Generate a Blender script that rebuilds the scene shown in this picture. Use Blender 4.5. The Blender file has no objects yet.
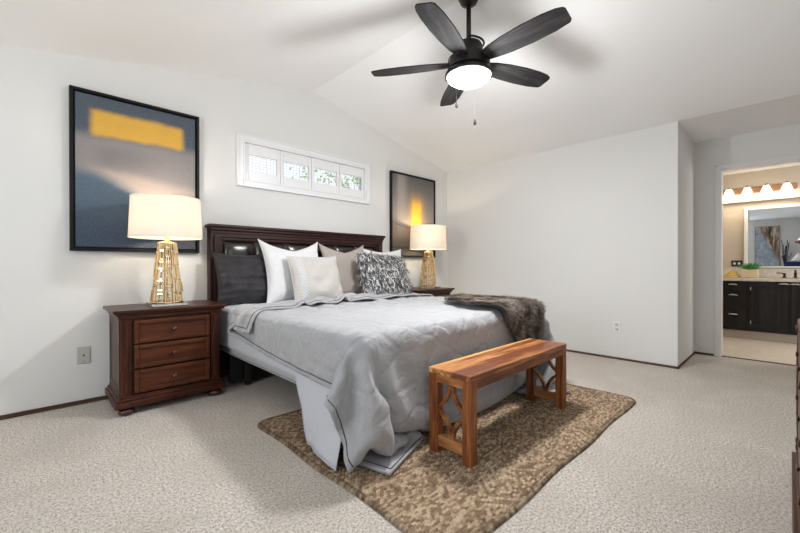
import bpy, bmesh, math, random
import numpy as np
from mathutils import Vector, Matrix, noise, Euler

sc = bpy.context.scene
C = sc.collection
R = math.radians

# ------------------------------------------------------------------ camera
F_PX, YAW, PITCH, ROLL = 378.48, 0.7715, -0.0035, -0.0012
cam_data = bpy.data.cameras.new('camera')
cam = bpy.data.objects.new('camera', cam_data)
C.objects.link(cam)
cam_data.sensor_width = 36
cam_data.lens = F_PX * 36 / 800
cam_data.clip_start = 0.02
fw = Vector((math.sin(YAW) * math.cos(PITCH), math.cos(YAW) * math.cos(PITCH), math.sin(PITCH)))
rt = Vector((math.cos(YAW), -math.sin(YAW), 0))
up = rt.cross(fw)
rt2 = rt * math.cos(ROLL) + up * math.sin(ROLL)
up2 = -rt * math.sin(ROLL) + up * math.cos(ROLL)
mw = Matrix((rt2, up2, -fw)).transposed().to_4x4()
mw.translation = Vector((0, 0, 1.025))
cam.matrix_world = mw
sc.camera = cam

# ------------------------------------------------------------------ light and exposure
sc.view_settings.view_transform = 'Standard'
sc.view_settings.look = 'None'
sc.view_settings.exposure = 0.26
sc.view_settings.gamma = 1
sc.view_settings.use_curve_mapping = False
sc.cycles.use_denoising = True
sc.cycles.max_bounces = 10
sc.cycles.diffuse_bounces = 6
sc.cycles.caustics_reflective = False
sc.cycles.caustics_refractive = False
sc.cycles.sample_clamp_indirect = 6

world = bpy.data.worlds.new('sky')
sc.world = world
world.use_nodes = True
world.node_tree.nodes['Background'].inputs['Color'].default_value = (0.86, 0.93, 1.0, 1)
world.node_tree.nodes['Background'].inputs['Strength'].default_value = 1.1

def area_light(name, loc, direction, sx, sy, power, color=(1, 1, 1)):
    l = bpy.data.lights.new(name, 'AREA')
    l.shape = 'RECTANGLE'; l.size = sx; l.size_y = sy; l.energy = power; l.color = color
    o = bpy.data.objects.new(name, l); C.objects.link(o)
    o.location = loc
    o.rotation_euler = Vector(direction).to_track_quat('-Z', 'Y').to_euler()
    return o

# daylight coming in through the window in the left wall, an added unseen one behind the camera and the bathroom's window
area_light('daylight_left_window', (-1.98, 1.75, 1.62), (1, -.05, 0.22), 1.5, 1.15, 36, (0.92, 0.96, 1.0))
area_light('added_front_fill', (0.4, -0.68, 1.5), (0, 1, 0.05), 1.7, 1.2, 5, (0.95, 0.97, 1.0))
area_light('daylight_bathroom_window', (6.6, -1.93, 1.5), (0, 1, -0.2), 1.2, 1.2, 30, (1.0, 0.99, 0.97))

# ------------------------------------------------------------------ helpers
def link(o, parent=None):
    C.objects.link(o)
    if parent is not None:
        o.parent = parent
    return o

def obj(name, geo, mat=None, parent=None, smooth=False, loc=None, rot=None, angle=None):
    if isinstance(geo, bmesh.types.BMesh):
        m = bpy.data.meshes.new(name)
        bmesh.ops.recalc_face_normals(geo, faces=geo.faces[:])
        geo.to_mesh(m); geo.free()
    else:
        m = geo
    if mat is not None:
        for x in (mat if isinstance(mat, (list, tuple)) else [mat]):
            m.materials.append(x)
    if smooth or angle:
        for p in m.polygons: p.use_smooth = True
    if angle:
        try: m.set_sharp_from_angle(angle=R(angle))
        except Exception: pass
    o = bpy.data.objects.new(name, m)
    link(o, parent)
    if loc is not None: o.location = loc
    if rot is not None: o.rotation_euler = rot
    return o

def thing(name, label, cat, loc=(0, 0, 0), rotz=0.0, group=None, rot=None):
    o = bpy.data.objects.new(name, None); C.objects.link(o)
    o.empty_display_size = 0.1
    o.location = loc
    o.rotation_euler = rot if rot else (0, 0, rotz)
    return tag(o, label, cat, group)

def tag(o, label, cat, group=None, kind=None):
    o['label'] = label; o['category'] = cat
    if group: o['group'] = group
    if kind: o['kind'] = kind
    return o

def struct(o, label=None):
    o['kind'] = 'structure'
    if label: o['label'] = label
    return o

def copy_tree(o, parent=None):
    c = o.copy(); C.objects.link(c)
    c.parent = parent
    for ch in list(o.children):
        copy_tree(ch, c)
    return c

def box(bm, x0, x1, y0, y1, z0, z1, bev=0.0, seg=2, mi=0):
    r = bmesh.ops.create_cube(bm, size=1)
    vs = r['verts']
    for v in vs:
        v.co = Vector(((x0 + x1) / 2 + v.co.x * (x1 - x0), (y0 + y1) / 2 + v.co.y * (y1 - y0), (z0 + z1) / 2 + v.co.z * (z1 - z0)))
    fs = set(f for v in vs for f in v.link_faces)
    for f in fs: f.material_index = mi
    if bev > 0:
        es = set(e for v in vs for e in v.link_edges)
        bmesh.ops.bevel(bm, geom=list(es), offset=bev, segments=seg, affect='EDGES', profile=0.5, clamp_overlap=True)
    return bm

def B(*a, **k):
    bm = bmesh.new()
    return box(bm, *a, **k)

def lathe(bm, prof, n=32, cx=0, cy=0, cz=0, axis='z'):
    rings = []
    for r, z in prof:
        ring = []
        if r < 1e-6:
            p = (0, 0, z); ring = [p]
        else:
            ring = [(r * math.cos(2 * math.pi * i / n), r * math.sin(2 * math.pi * i / n), z) for i in range(n)]
        out = []
        for p in ring:
            if axis == 'z': q = (p[0], p[1], p[2])
            elif axis == 'y': q = (p[0], p[2], p[1])
            else: q = (p[2], p[0], p[1])
            out.append(bm.verts.new((q[0] + cx, q[1] + cy, q[2] + cz)))
        rings.append(out)
    for a, b in zip(rings[:-1], rings[1:]):
        if len(a) == 1 and len(b) == 1: continue
        for i in range(n):
            j = (i + 1) % n
            if len(a) == 1: bm.faces.new((a[0], b[i], b[j]))
            elif len(b) == 1: bm.faces.new((a[i], a[j], b[0]))
            else: bm.faces.new((a[i], a[j], b[j], b[i]))
    return bm

def tube(bm, pts, r, n=8, closed=False, flat=1.0):
    pts = [Vector(p) for p in pts]
    k = len(pts); rings = []
    prev = None
    for i, p in enumerate(pts):
        a = pts[i - 1] if (i > 0 or closed) else p
        b = pts[(i + 1) % k] if (i < k - 1 or closed) else p
        t = (b - a)
        t = t.normalized() if t.length > 1e-9 else Vector((0, 0, 1))
        if prev is None:
            nrm = t.orthogonal().normalized()
        else:
            nrm = prev - t * prev.dot(t)
            nrm = nrm.normalized() if nrm.length > 1e-6 else t.orthogonal().normalized()
        prev = nrm
        bn = t.cross(nrm)
        rr = r[i] if isinstance(r, (list, tuple)) else r
        rings.append([bm.verts.new(p + nrm * math.cos(2 * math.pi * j / n) * rr + bn * math.sin(2 * math.pi * j / n) * rr * flat) for j in range(n)])
    for i in range(k if closed else k - 1):
        a, b = rings[i], rings[(i + 1) % k]
        for j in range(n):
            bm.faces.new((a[j], a[(j + 1) % n], b[(j + 1) % n], b[j]))
    if not closed:
        bm.faces.new(rings[0][::-1]); bm.faces.new(rings[-1])
    return bm

def grid_mesh(name, a, closed_u=False):
    nv, nu = a.shape[:2]
    fs = []
    for j in range(nv - 1):
        for i in range(nu - (0 if closed_u else 1)):
            i2 = (i + 1) % nu
            fs.append((j * nu + i, j * nu + i2, (j + 1) * nu + i2, (j + 1) * nu + i))
    m = bpy.data.meshes.new(name)
    m.from_pydata(a.reshape(-1, 3).tolist(), [], fs)
    uv = m.uv_layers.new(name='UVMap')
    li = np.empty(len(m.loops), dtype=np.int32); m.loops.foreach_get('vertex_index', li)
    uvs = np.stack([(li % nu) / (nu - 1), (li // nu) / (nv - 1)], 1).astype(np.float32)
    uv.data.foreach_set('uv', uvs.ravel())
    return m

def prism_xz(bm, poly, y0, y1):
    a = [bm.verts.new((x, y0, z)) for x, z in poly]
    b = [bm.verts.new((x, y1, z)) for x, z in poly]
    n = len(poly)
    bm.faces.new(a); bm.faces.new(b[::-1])
    for i in range(n):
        bm.faces.new((a[i], b[i], b[(i + 1) % n], a[(i + 1) % n]))
    return bm

# ------------------------------------------------------------------ materials
class N:
    def __init__(s, name):
        s.m = bpy.data.materials.new(name); s.m.use_nodes = True
        s.t = s.m.node_tree; s.b = s.t.nodes['Principled BSDF']
    def n(s, typ, **kw):
        nd = s.t.nodes.new(typ)
        for k, v in kw.items():
            if hasattr(nd, k) and not k.startswith('i_'): setattr(nd, k, v)
        return nd
    def l(s, a, b): s.t.links.new(a, b)
    def coord(s, kind='Object', scale=(1, 1, 1), rot=(0, 0, 0), loc=(0, 0, 0)):
        tc = s.n('ShaderNodeTexCoord'); mp = s.n('ShaderNodeMapping')
        mp.inputs['Scale'].default_value = scale; mp.inputs['Rotation'].default_value = rot; mp.inputs['Location'].default_value = loc
        s.l(tc.outputs[kind], mp.inputs['Vector'])
        return mp.outputs['Vector']
    def noise(s, vec, scale=5, detail=3, rough=.5, dist=0):
        n = s.n('ShaderNodeTexNoise'); n.inputs['Scale'].default_value = scale; n.inputs['Detail'].default_value = detail
        n.inputs['Roughness'].default_value = rough; n.inputs['Distortion'].default_value = dist
        if vec is not None: s.l(vec, n.inputs['Vector'])
        return n.outputs['Fac']
    def ramp(s, fac, stops, interp='LINEAR'):
        r = s.n('ShaderNodeValToRGB'); cr = r.color_ramp; cr.interpolation = interp
        while len(cr.elements) < len(stops): cr.elements.new(0.5)
        for e, (p, c) in zip(cr.elements, stops):
            e.position = p; e.color = (*c, 1) if len(c) == 3 else c
        s.l(fac, r.inputs['Fac'])
        return r.outputs['Color']
    def mix(s, fac, a, b, mode='MIX'):
        m = s.n('ShaderNodeMix'); m.data_type = 'RGBA'; m.blend_type = mode
        for sock, v in ((m.inputs[0], fac), (m.inputs[6], a), (m.inputs[7], b)):
            if hasattr(v, 'is_linked') or isinstance(v, bpy.types.NodeSocket): s.l(v, sock)
            elif isinstance(v, (int, float)): sock.default_value = v
            else: sock.default_value = (*v, 1)
        return m.outputs[2]
    def math(s, op, a, b=None, c=None):
        m = s.n('ShaderNodeMath'); m.operation = op
        for i, v in enumerate((a, b, c)):
            if v is None: continue
            if isinstance(v, bpy.types.NodeSocket): s.l(v, m.inputs[i])
            else: m.inputs[i].default_value = v
        return m.outputs[0]
    def smooth(s, v, a, b, lo=0.0, hi=1.0):
        m = s.n('ShaderNodeMapRange'); m.interpolation_type = 'SMOOTHSTEP'
        s.l(v, m.inputs['Value'])
        m.inputs['From Min'].default_value = a; m.inputs['From Max'].default_value = b
        m.inputs['To Min'].default_value = lo; m.inputs['To Max'].default_value = hi
        return m.outputs[0]
    def bump(s, h, strength=.3, dist=.01, normal=None):
        b = s.n('ShaderNodeBump'); b.inputs['Strength'].default_value = strength; b.inputs['Distance'].default_value = dist
        s.l(h, b.inputs['Height'])
        if normal is not None: s.l(normal, b.inputs['Normal'])
        s.l(b.outputs['Normal'], s.b.inputs['Normal'])
        return b.outputs['Normal']
    def set(s, **k):
        names = {'color': 'Base Color', 'rough': 'Roughness', 'metal': 'Metallic', 'spec': 'Specular IOR Level', 'sheen': 'Sheen Weight', 'trans': 'Transmission Weight', 'coat': 'Coat Weight', 'emit': 'Emission Color', 'emits': 'Emission Strength', 'ior': 'IOR', 'alpha': 'Alpha'}
        for q, v in k.items():
            sock = s.b.inputs[names[q]]
            if isinstance(v, bpy.types.NodeSocket): s.l(v, sock)
            elif isinstance(v, (tuple, list)): sock.default_value = (*v, 1)
            else: sock.default_value = v
        return s

def plain(name, color, rough=.6, metal=0.0, **k):
    return N(name).set(color=color, rough=rough, metal=metal, **k).m

def paint(name, color, bump=.06, rough=.75):
    s = N(name); v = s.coord()
    n1 = s.noise(v, 1.2, 2)
    s.set(color=s.ramp(n1, [(0.3, tuple(c * .975 for c in color)), (0.7, color)]), rough=rough, spec=.25)
    s.bump(s.noise(v, 90, 3), bump, .004)
    return s.m

def wood(name, dark, mid, light, axis='x', rough=.35, scale=1.0, planks=0.0, coat=0.0, spread=.12):
    """grain runs along the given axis"""
    s = N(name)
    sc_ = {'x': (1.2, 14, 14), 'y': (14, 1.2, 14), 'z': (14, 14, 1.2)}[axis]
    v = s.coord(scale=tuple(q * scale for q in sc_))
    if planks:
        tc = s.n('ShaderNodeTexCoord'); sp = s.n('ShaderNodeSeparateXYZ'); s.l(tc.outputs['Object'], sp.inputs[0])
        a = sp.outputs['Y' if axis == 'x' else 'X']
        fl = s.math('FLOOR', s.math('DIVIDE', a, planks))
        wn = s.n('ShaderNodeTexWhiteNoise'); wn.noise_dimensions = '1D'; s.l(fl, wn.inputs['W'])
        ad = s.n('ShaderNodeVectorMath'); ad.operation = 'ADD'; s.l(v, ad.inputs[0])
        sc2 = s.n('ShaderNodeVectorMath'); sc2.operation = 'SCALE'; s.l(wn.outputs['Color'], sc2.inputs[0]); sc2.inputs['Scale'].default_value = 20
        s.l(sc2.outputs[0], ad.inputs[1]); v = ad.outputs[0]
    n1 = s.noise(v, 1.0, 5, .6, 1.2)
    n2 = s.noise(v, 7.0, 4, .6, .4)
    f = s.math('ADD', s.math('MULTIPLY', n1, .72), s.math('MULTIPLY', n2, .28))
    if planks:
        f = s.math('ADD', f, s.math('MULTIPLY', s.math('SUBTRACT', wn.outputs['Value'], .5), .26))
    col = s.ramp(f, [(0.5 - spread, dark), (0.5, mid), (0.5 + spread, light)])
    s.set(color=col, rough=rough, coat=coat, spec=.3)
    s.bump(n2, .08, .002)
    return s.m

def fabric(name, color, weave=500, strength=.15, wrinkle=0.0, wscale=6, sheen=.15, rough=.85):
    s = N(name); v = s.coord()
    n1 = s.noise(v, weave, 2)
    h = s.math('MULTIPLY', n1, .15)
    if wrinkle:
        n2 = s.noise(v, wscale, 4, .55, .8)
        h = s.math('ADD', h, s.math('MULTIPLY', n2, wrinkle * 10))
    s.set(color=s.ramp(n1, [(0.2, tuple(c * .93 for c in color)), (0.8, color)]), rough=rough, sheen=sheen, spec=.2)
    s.bump(h, strength, .01)
    return s.m

WALL = (0.735, 0.735, 0.72)
M_wall = paint('greige_wall_paint', WALL)
M_ceil = paint('ceiling_paint', (0.90, 0.90, 0.90), .03)
M_bathwall = paint('cream_bathroom_paint', (0.58, 0.52, 0.44))
M_trimw = plain('white_trim_paint', (0.74, 0.73, 0.72), .4)
M_white = plain('shutter_white', (0.80, 0.81, 0.82), .35)
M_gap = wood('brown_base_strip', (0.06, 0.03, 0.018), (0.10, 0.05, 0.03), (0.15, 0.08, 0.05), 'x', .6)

# carpet
def carpet():
    s = N('cut_pile_carpet'); v = s.coord()
    fine = s.noise(v, 230, 3, .75)
    mid = s.noise(v, 85, 3, .75)
    big = s.noise(v, 1.6, 3, .55, .6)
    col = s.ramp(s.math('ADD', s.math('MULTIPLY', fine, .55), s.math('MULTIPLY', mid, .45)),
                 [(0.405, (0.16, 0.13, 0.10)), (0.475, (0.57, 0.51, 0.445)), (0.57, (0.92, 0.86, 0.78))])
    col = s.mix(s.math('MULTIPLY', s.smooth(big, .40, .62), .28), col, (0.46, 0.40, 0.34), 'MIX')
    s.set(color=col, rough=1.0, sheen=.1, spec=.05)
    s.bump(s.math('ADD', s.math('MULTIPLY', fine, 1.0), mid), .8, .010)
    return s.m
M_carpet = carpet()

def bath_tile():
    s = N('bathroom_tile_floor'); v = s.coord()
    b = s.n('ShaderNodeTexBrick'); s.l(v, b.inputs['Vector'])
    b.inputs['Scale'].default_value = 1; b.inputs['Brick Width'].default_value = .46; b.inputs['Row Height'].default_value = .46
    b.inputs['Mortar Size'].default_value = .004; b.offset = .5
    b.inputs['Color1'].default_value = (.76, .67, .55, 1); b.inputs['Color2'].default_value = (.82, .74, .63, 1); b.inputs['Mortar'].default_value = (.78, .72, .64, 1)
    n = s.noise(s.coord(scale=(3, 9, 3)), 2, 4, .6, 1)
    s.set(color=s.mix(.35, b.outputs['Color'], s.ramp(n, [(.35, (.68, .58, .46)), (.65, (.88, .82, .74))])), rough=.35)
    return s.m

Y0, XR, XL, HF, RX, RZ, HR = 3.652, 4.558, -1.9, 2.49, 2.209, 2.930, 2.437
XK = -0.16           # where the slope starts on the left
YF = -0.62
XD, YRET = 5.502, 0.765

def top_z(x):
    if x <= XK: return HF
    if x <= RX: return HF + (RZ - HF) * (x - XK) / (RX - XK)
    if x <= XR: return RZ + (HR - RZ) * (x - RX) / (XR - RX)
    return HR

# floor
struct(obj('floor', B(XL - .1, XD + .05, YF - .1, Y0 + .1, -.12, 0), M_carpet), 'beige cut-pile bedroom carpet')
struct(obj('floor_bathroom', B(XD + .05, 7.85, -2.1, 1.0, -.12, -.002), bath_tile()), 'tan tile bathroom floor')

# back wall with the window opening
WX0, WX1, WZ0, WZ1 = 1.45, 2.95, 1.838, 2.222
bm = bmesh.new()
prism_xz(bm, [(XL - .1, 0), (WX0, 0), (WX0, top_z(WX0) + .03), (XK, HF + .03), (XL - .1, HF + .03)], Y0, Y0 + .12)
prism_xz(bm, [(WX0, 0), (WX1, 0), (WX1, WZ0), (WX0, WZ0)], Y0, Y0 + .12)
prism_xz(bm, [(WX0, WZ1), (WX1, WZ1), (WX1, top_z(WX1) + .03), (RX, RZ + .03), (WX0, top_z(WX0) + .03)], Y0, Y0 + .12)
prism_xz(bm, [(WX1, 0), (XR + .12, 0), (XR + .12, HR + .03), (XR, HR + .03), (WX1, top_z(WX1) + .03)], Y0, Y0 + .12)
struct(obj('wall_back', bm, M_wall))
struct(obj('wall_right', B(XR, XD + .1, YRET, Y0, 0, HR + .02), M_wall))
# door wall with opening
DY0, DY1, DZ = -0.30, 0.532, 2.085
bm = bmesh.new()
box(bm, XD, XD + .11, DY1, YRET + .01, 0, HR + .02)
box(bm, XD, XD + .11, YF - .1, DY0, 0, HR + .02)
box(bm, XD, XD + .11, DY0, DY1, DZ, HR + .02)
struct(obj('wall_door', bm, M_wall))
# left wall with window
bm = bmesh.new()
box(bm, XL - .1, XL, YF - .1, .95, 0, HF + .02)
box(bm, XL - .1, XL, 2.55, Y0 + .1, 0, HF + .02)
box(bm, XL - .1, XL, .95, 2.55, 0, 1.0)
box(bm, XL - .1, XL, .95, 2.55, 2.2, HF + .02)
struct(obj('wall_left', bm, M_wall))
# front wall (behind the camera) with an added window for the fill light
bm = bmesh.new()
prism_xz(bm, [(XL - .1, 0), (-.45, 0), (-.45, HF + .02), (XL - .1, HF + .02)], YF - .1, YF)
prism_xz(bm, [(-.45, 0), (1.25, 0), (1.25, .9), (-.45, .9)], YF - .1, YF)
prism_xz(bm, [(-.45, 2.1), (1.25, 2.1), (1.25, top_z(1.25) + .02), (XK, HF + .02), (-.45, HF + .02)], YF - .1, YF)
prism_xz(bm, [(1.25, 0), (XD, 0), (XD, HR + .02), (XR, HR + .02), (RX, RZ + .02), (1.25, top_z(1.25) + .02)], YF - .1, YF)
struct(obj('wall_front', bm, M_wall))
# ceiling
bm = bmesh.new()
prof = [(XL - .1, HF), (XK, HF), (RX, RZ), (XR, HR), (XD + .02, HR)]
prism_xz(bm, prof + [(x, z + .1) for x, z in reversed(prof)], YF - .1, Y0)
struct(obj('ceiling', bm, M_ceil))

# bathroom shell
BX, BYL, BYR, BH = 7.62, 0.92, -2.0, 2.385
struct(obj('wall_bathroom_back', B(BX, BX + .1, BYR - .1, BYL + .1, 0, BH + .05), M_bathwall))
struct(obj('wall_bathroom_left', B(XD + .11, BX, BYL, BYL + .1, 0, BH + .05), M_bathwall))
struct(obj('wall_bathroom_right', B(XD + .02, BX, BYR - .1, BYR, 0, BH + .05), M_bathwall))
struct(obj('wall_bathroom_front', B(XD + .01, XD + .11, BYR, YF - .1, 0, BH + .05), M_bathwall))
struct(obj('ceiling_bathroom', B(XD + .11, BX + .1, BYR - .1, BYL + .1, BH, BH + .1), M_ceil))
struct(obj('trim_soffit', B(BX - .09, BX, BYR, BYL, 1.955, BH), M_bathwall), 'cream soffit above the bathroom mirror')

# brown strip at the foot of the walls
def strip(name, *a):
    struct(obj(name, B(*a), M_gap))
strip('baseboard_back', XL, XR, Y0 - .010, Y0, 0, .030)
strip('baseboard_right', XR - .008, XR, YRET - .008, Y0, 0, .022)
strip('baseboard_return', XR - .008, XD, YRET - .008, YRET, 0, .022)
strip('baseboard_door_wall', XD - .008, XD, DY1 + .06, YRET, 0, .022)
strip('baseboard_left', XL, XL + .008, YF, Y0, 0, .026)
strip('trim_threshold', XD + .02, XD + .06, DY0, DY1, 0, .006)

# door casing and jamb
bm = bmesh.new()
cw = .048
box(bm, XD - .016, XD, DY1, DY1 + cw, 0, DZ + cw, .004)
box(bm, XD - .016, XD, DY0 - cw, DY0, 0, DZ + cw, .004)
box(bm, XD - .016, XD, DY0, DY1, DZ, DZ + cw, .004)
box(bm, XD - .022, XD - .014, DY1 + cw - .018, DY1 + cw, 0, DZ + cw, .003)
box(bm, XD - .022, XD - .014, DY0 - cw, DY1 + cw, DZ + cw - .018, DZ + cw, .003)
struct(obj('trim_1', bm, M_trimw), 'white door casing')
bm = bmesh.new()
box(bm, XD - .01, XD + .12, DY1 - .008, DY1 + .001, 0, DZ, .002)
box(bm, XD - .01, XD + .12, DY0 - .001, DY0 + .015, 0, DZ, .002)
box(bm, XD - .01, XD + .12, DY0, DY1, DZ - .015, DZ + .001, .002)
struct(obj('trim_2', bm, M_trimw), 'white door jamb')

# ------------------------------------------------------------------ shuttered window
win = thing('window_1', 'white plantation-shutter window high on the headboard wall', 'window', (0, 0, 0))
del win['category']
win['kind'] = 'structure'
bm = bmesh.new()
X0, X1, Z0, Z1 = 1.39, 3.01, 1.781, 2.285
def ring(bm, x0, x1, z0, z1, w, y0, y1, bev=.004, wz=None):
    wz = wz or w
    box(bm, x0, x0 + w, y0, y1, z0, z1, bev); box(bm, x1 - w, x1, y0, y1, z0, z1, bev)
    box(bm, x0 + w, x1 - w, y0, y1, z0, z0 + wz, bev); box(bm, x0 + w, x1 - w, y0, y1, z1 - wz, z1, bev)
ring(bm, X0, X1, Z0, Z1, .062, Y0 - .018, Y0 + .002, .005)
ring(bm, X0, X1, Z0, Z1, .016, Y0 - .028, Y0 - .016, .004)
obj('window_casing', bm, M_white, win)
bm = bmesh.new()
ring(bm, WX0, WX1, WZ0, WZ1, .016, Y0 - .024, Y0 + .10, .003)
obj('window_frame', bm, M_white, win)
px0, px1 = WX0 + .017, WX1 - .017
pw = (px1 - px0) / 4
pz0, pz1 = WZ0 + .018, WZ1 - .018
ph = pz1 - pz0
for k in range(4):
    a = px0 + k * pw + .002; b = px0 + (k + 1) * pw - .002
    bm = bmesh.new()
    oz0, oz1 = pz0 + ph * .24, pz0 + ph * .70
    st = .034
    box(bm, a, a + st, Y0 - .004, Y0 + .022, pz0, pz1, .003); box(bm, b - st, b, Y0 - .004, Y0 + .022, pz0, pz1, .003)
    box(bm, a + st, b - st, Y0 - .004, Y0 + .022, oz1, pz1, .003); box(bm, a + st, b - st, Y0 - .004, Y0 + .022, pz0, oz0, .003)
    sh = obj('shutter_panel', bm, M_white, win)
    bm = bmesh.new()
    nl = 6
    for q in range(nl):
        zc = oz0 + (q + .5) * (oz1 - oz0) / nl
        r = bmesh.ops.create_cube(bm, size=1)
        mt = Matrix.Translation(((a + b) / 2, Y0 + .012, zc)) @ Matrix.Rotation(R(12), 4, 'X') @ Matrix.Diagonal((b - a - 2 * st + .002, .03, .0045, 1))
        bmesh.ops.transform(bm, matrix=mt, verts=r['verts'])
    obj('louver', bm, M_white, sh)
    bm = bmesh.new()
    xt = a + (b - a) * .60
    box(bm, xt - .004, xt + .004, Y0 - .010, Y0 - .003, oz0 - .004, oz1 + .004, .002)
    for q in range(8):
        xx = a + st + (b - a - 2 * st) * (q + .5) / 8
        box(bm, xx - .0015, xx + .0015, Y0 + .03, Y0 + .033, oz0, oz1)
    obj('tilt_rod', bm, M_white, sh)
gl = N('window_glass'); gl.set(color=(1, 1, 1), rough=0.0, trans=1.0, ior=1.05)
obj('pane', B(WX0 + .01, WX1 - .01, Y0 + .075, Y0 + .079, WZ0 + .01, WZ1 - .01), gl.m, win)

# shrub and a pale neighbouring wall outside the small window
rnd = random.Random(4)
M_leaf = plain('outdoor_leaf', (0.36, 0.52, 0.14), .6)
bm = bmesh.new()
for k in range(3800):
    x = rnd.uniform(3.6, 6.9) if k % 9 else rnd.uniform(2.9, 3.8); y = 5.2 + rnd.uniform(-.3, .35)
    z = rnd.uniform(1.4, 3.0) - .12 * abs(x - 4.6)
    mt = Matrix.Translation((x, y, z)) @ Euler((rnd.uniform(0, 6), rnd.uniform(0, 6), rnd.uniform(0, 6))).to_matrix().to_4x4()
    vs = [bm.verts.new(mt @ Vector(p)) for p in ((0, -.035, 0), (.018, 0, .005), (0, .04, 0), (-.018, 0, .005))]
    bm.faces.new(vs)
shrub = thing('outdoor_shrub', 'green leafy shrub outside the shuttered window', 'shrub', (4.4, 5.2, 0))
f = obj('foliage', bm, M_leaf, shrub); f.location = (-4.4, -5.2, 0)
bm = bmesh.new()
for k in range(9):
    x = rnd.uniform(-1.2, 1.2)
    tube(bm, [(x * .2, 0, 0), (x * .6, .05, 1.0), (x, 0, 2.3)], [.02, .012, .006], 6)
obj('stem', bm, plain('outdoor_bark', (.12, .08, .05), .8), shrub, smooth=True)

# windows of unseen walls; the front one is added for its light
def far_window(name, horizontal, a0, a1, z0, z1, pos):
    w = thing(name, 'white framed window in an unseen wall', 'window'); del w['category']; w['kind'] = 'structure'
    bm = bmesh.new()
    def bb(p, q, r, s_, d0, d1):
        if horizontal: box(bm, p, q, pos + d0, pos + d1, r, s_, .003)
        else: box(bm, pos + d0, pos + d1, p, q, r, s_, .003)
    for (p, q, r, s_) in ((a0, a0 + .05, z0, z1), (a1 - .05, a1, z0, z1), (a0, a1, z0, z0 + .05), (a0, a1, z1 - .05, z1), ((a0 + a1) / 2 - .02, (a0 + a1) / 2 + .02, z0, z1)):
        bb(p, q, r, s_, -.08, .01)
    obj('window_frame', bm, M_white, w)
far_window('window_2', False, .95, 2.55, 1.0, 2.2, XL)
far_window('added_window_front', True, -.45, 1.25, .9, 2.1, YF)

# ------------------------------------------------------------------ wall plates
M_plate = plain('plastic_plate', (.78, .77, .75), .35)
M_plate_nickel = plain('grey_plate', (.50, .49, .46), .35, .3)
M_dark = plain('dark_slot', (.02, .02, .02), .5)
t = thing('cable_outlet', 'square grey cable outlet plate on the wall left of the near nightstand', 'outlet', (.273, Y0 - .001, .361))
obj('plate', B(-.038, .038, -.007, 0, -.062, .062, .003), M_plate_nickel, t)
bm = bmesh.new(); lathe(bm, [(0, -.013), (.006, -.013), (.006, -.006)], 12, axis='y')
obj('socket', bm, M_dark, t)
bm = bmesh.new(); lathe(bm, [(0, -.009), (.003, -.009), (.003, -.006)], 10, cz=-.045, axis='y')
obj('screw', bm, M_dark, t)
t = thing('electrical_outlet', 'white duplex electrical outlet low on the wall right of the bed', 'outlet', (XR - .001, 1.304, .35))
obj('plate', B(-.007, 0, -.038, .038, -.060, .060, .003), M_plate, t)
for dz in (-.024, .024):
    f = obj('receptacle', B(-.010, -.005, -.017, .017, dz - .016, dz + .016, .004), plain('receptacle_plastic', (.6, .59, .57), .4), t)
    bm = bmesh.new()
    box(bm, -.0108, -.0098, -.009, -.005, dz - .006, dz + .008); box(bm, -.0108, -.0098, .005, .009, dz - .006, dz + .008)
    obj('slot', bm, M_dark, f)

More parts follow.
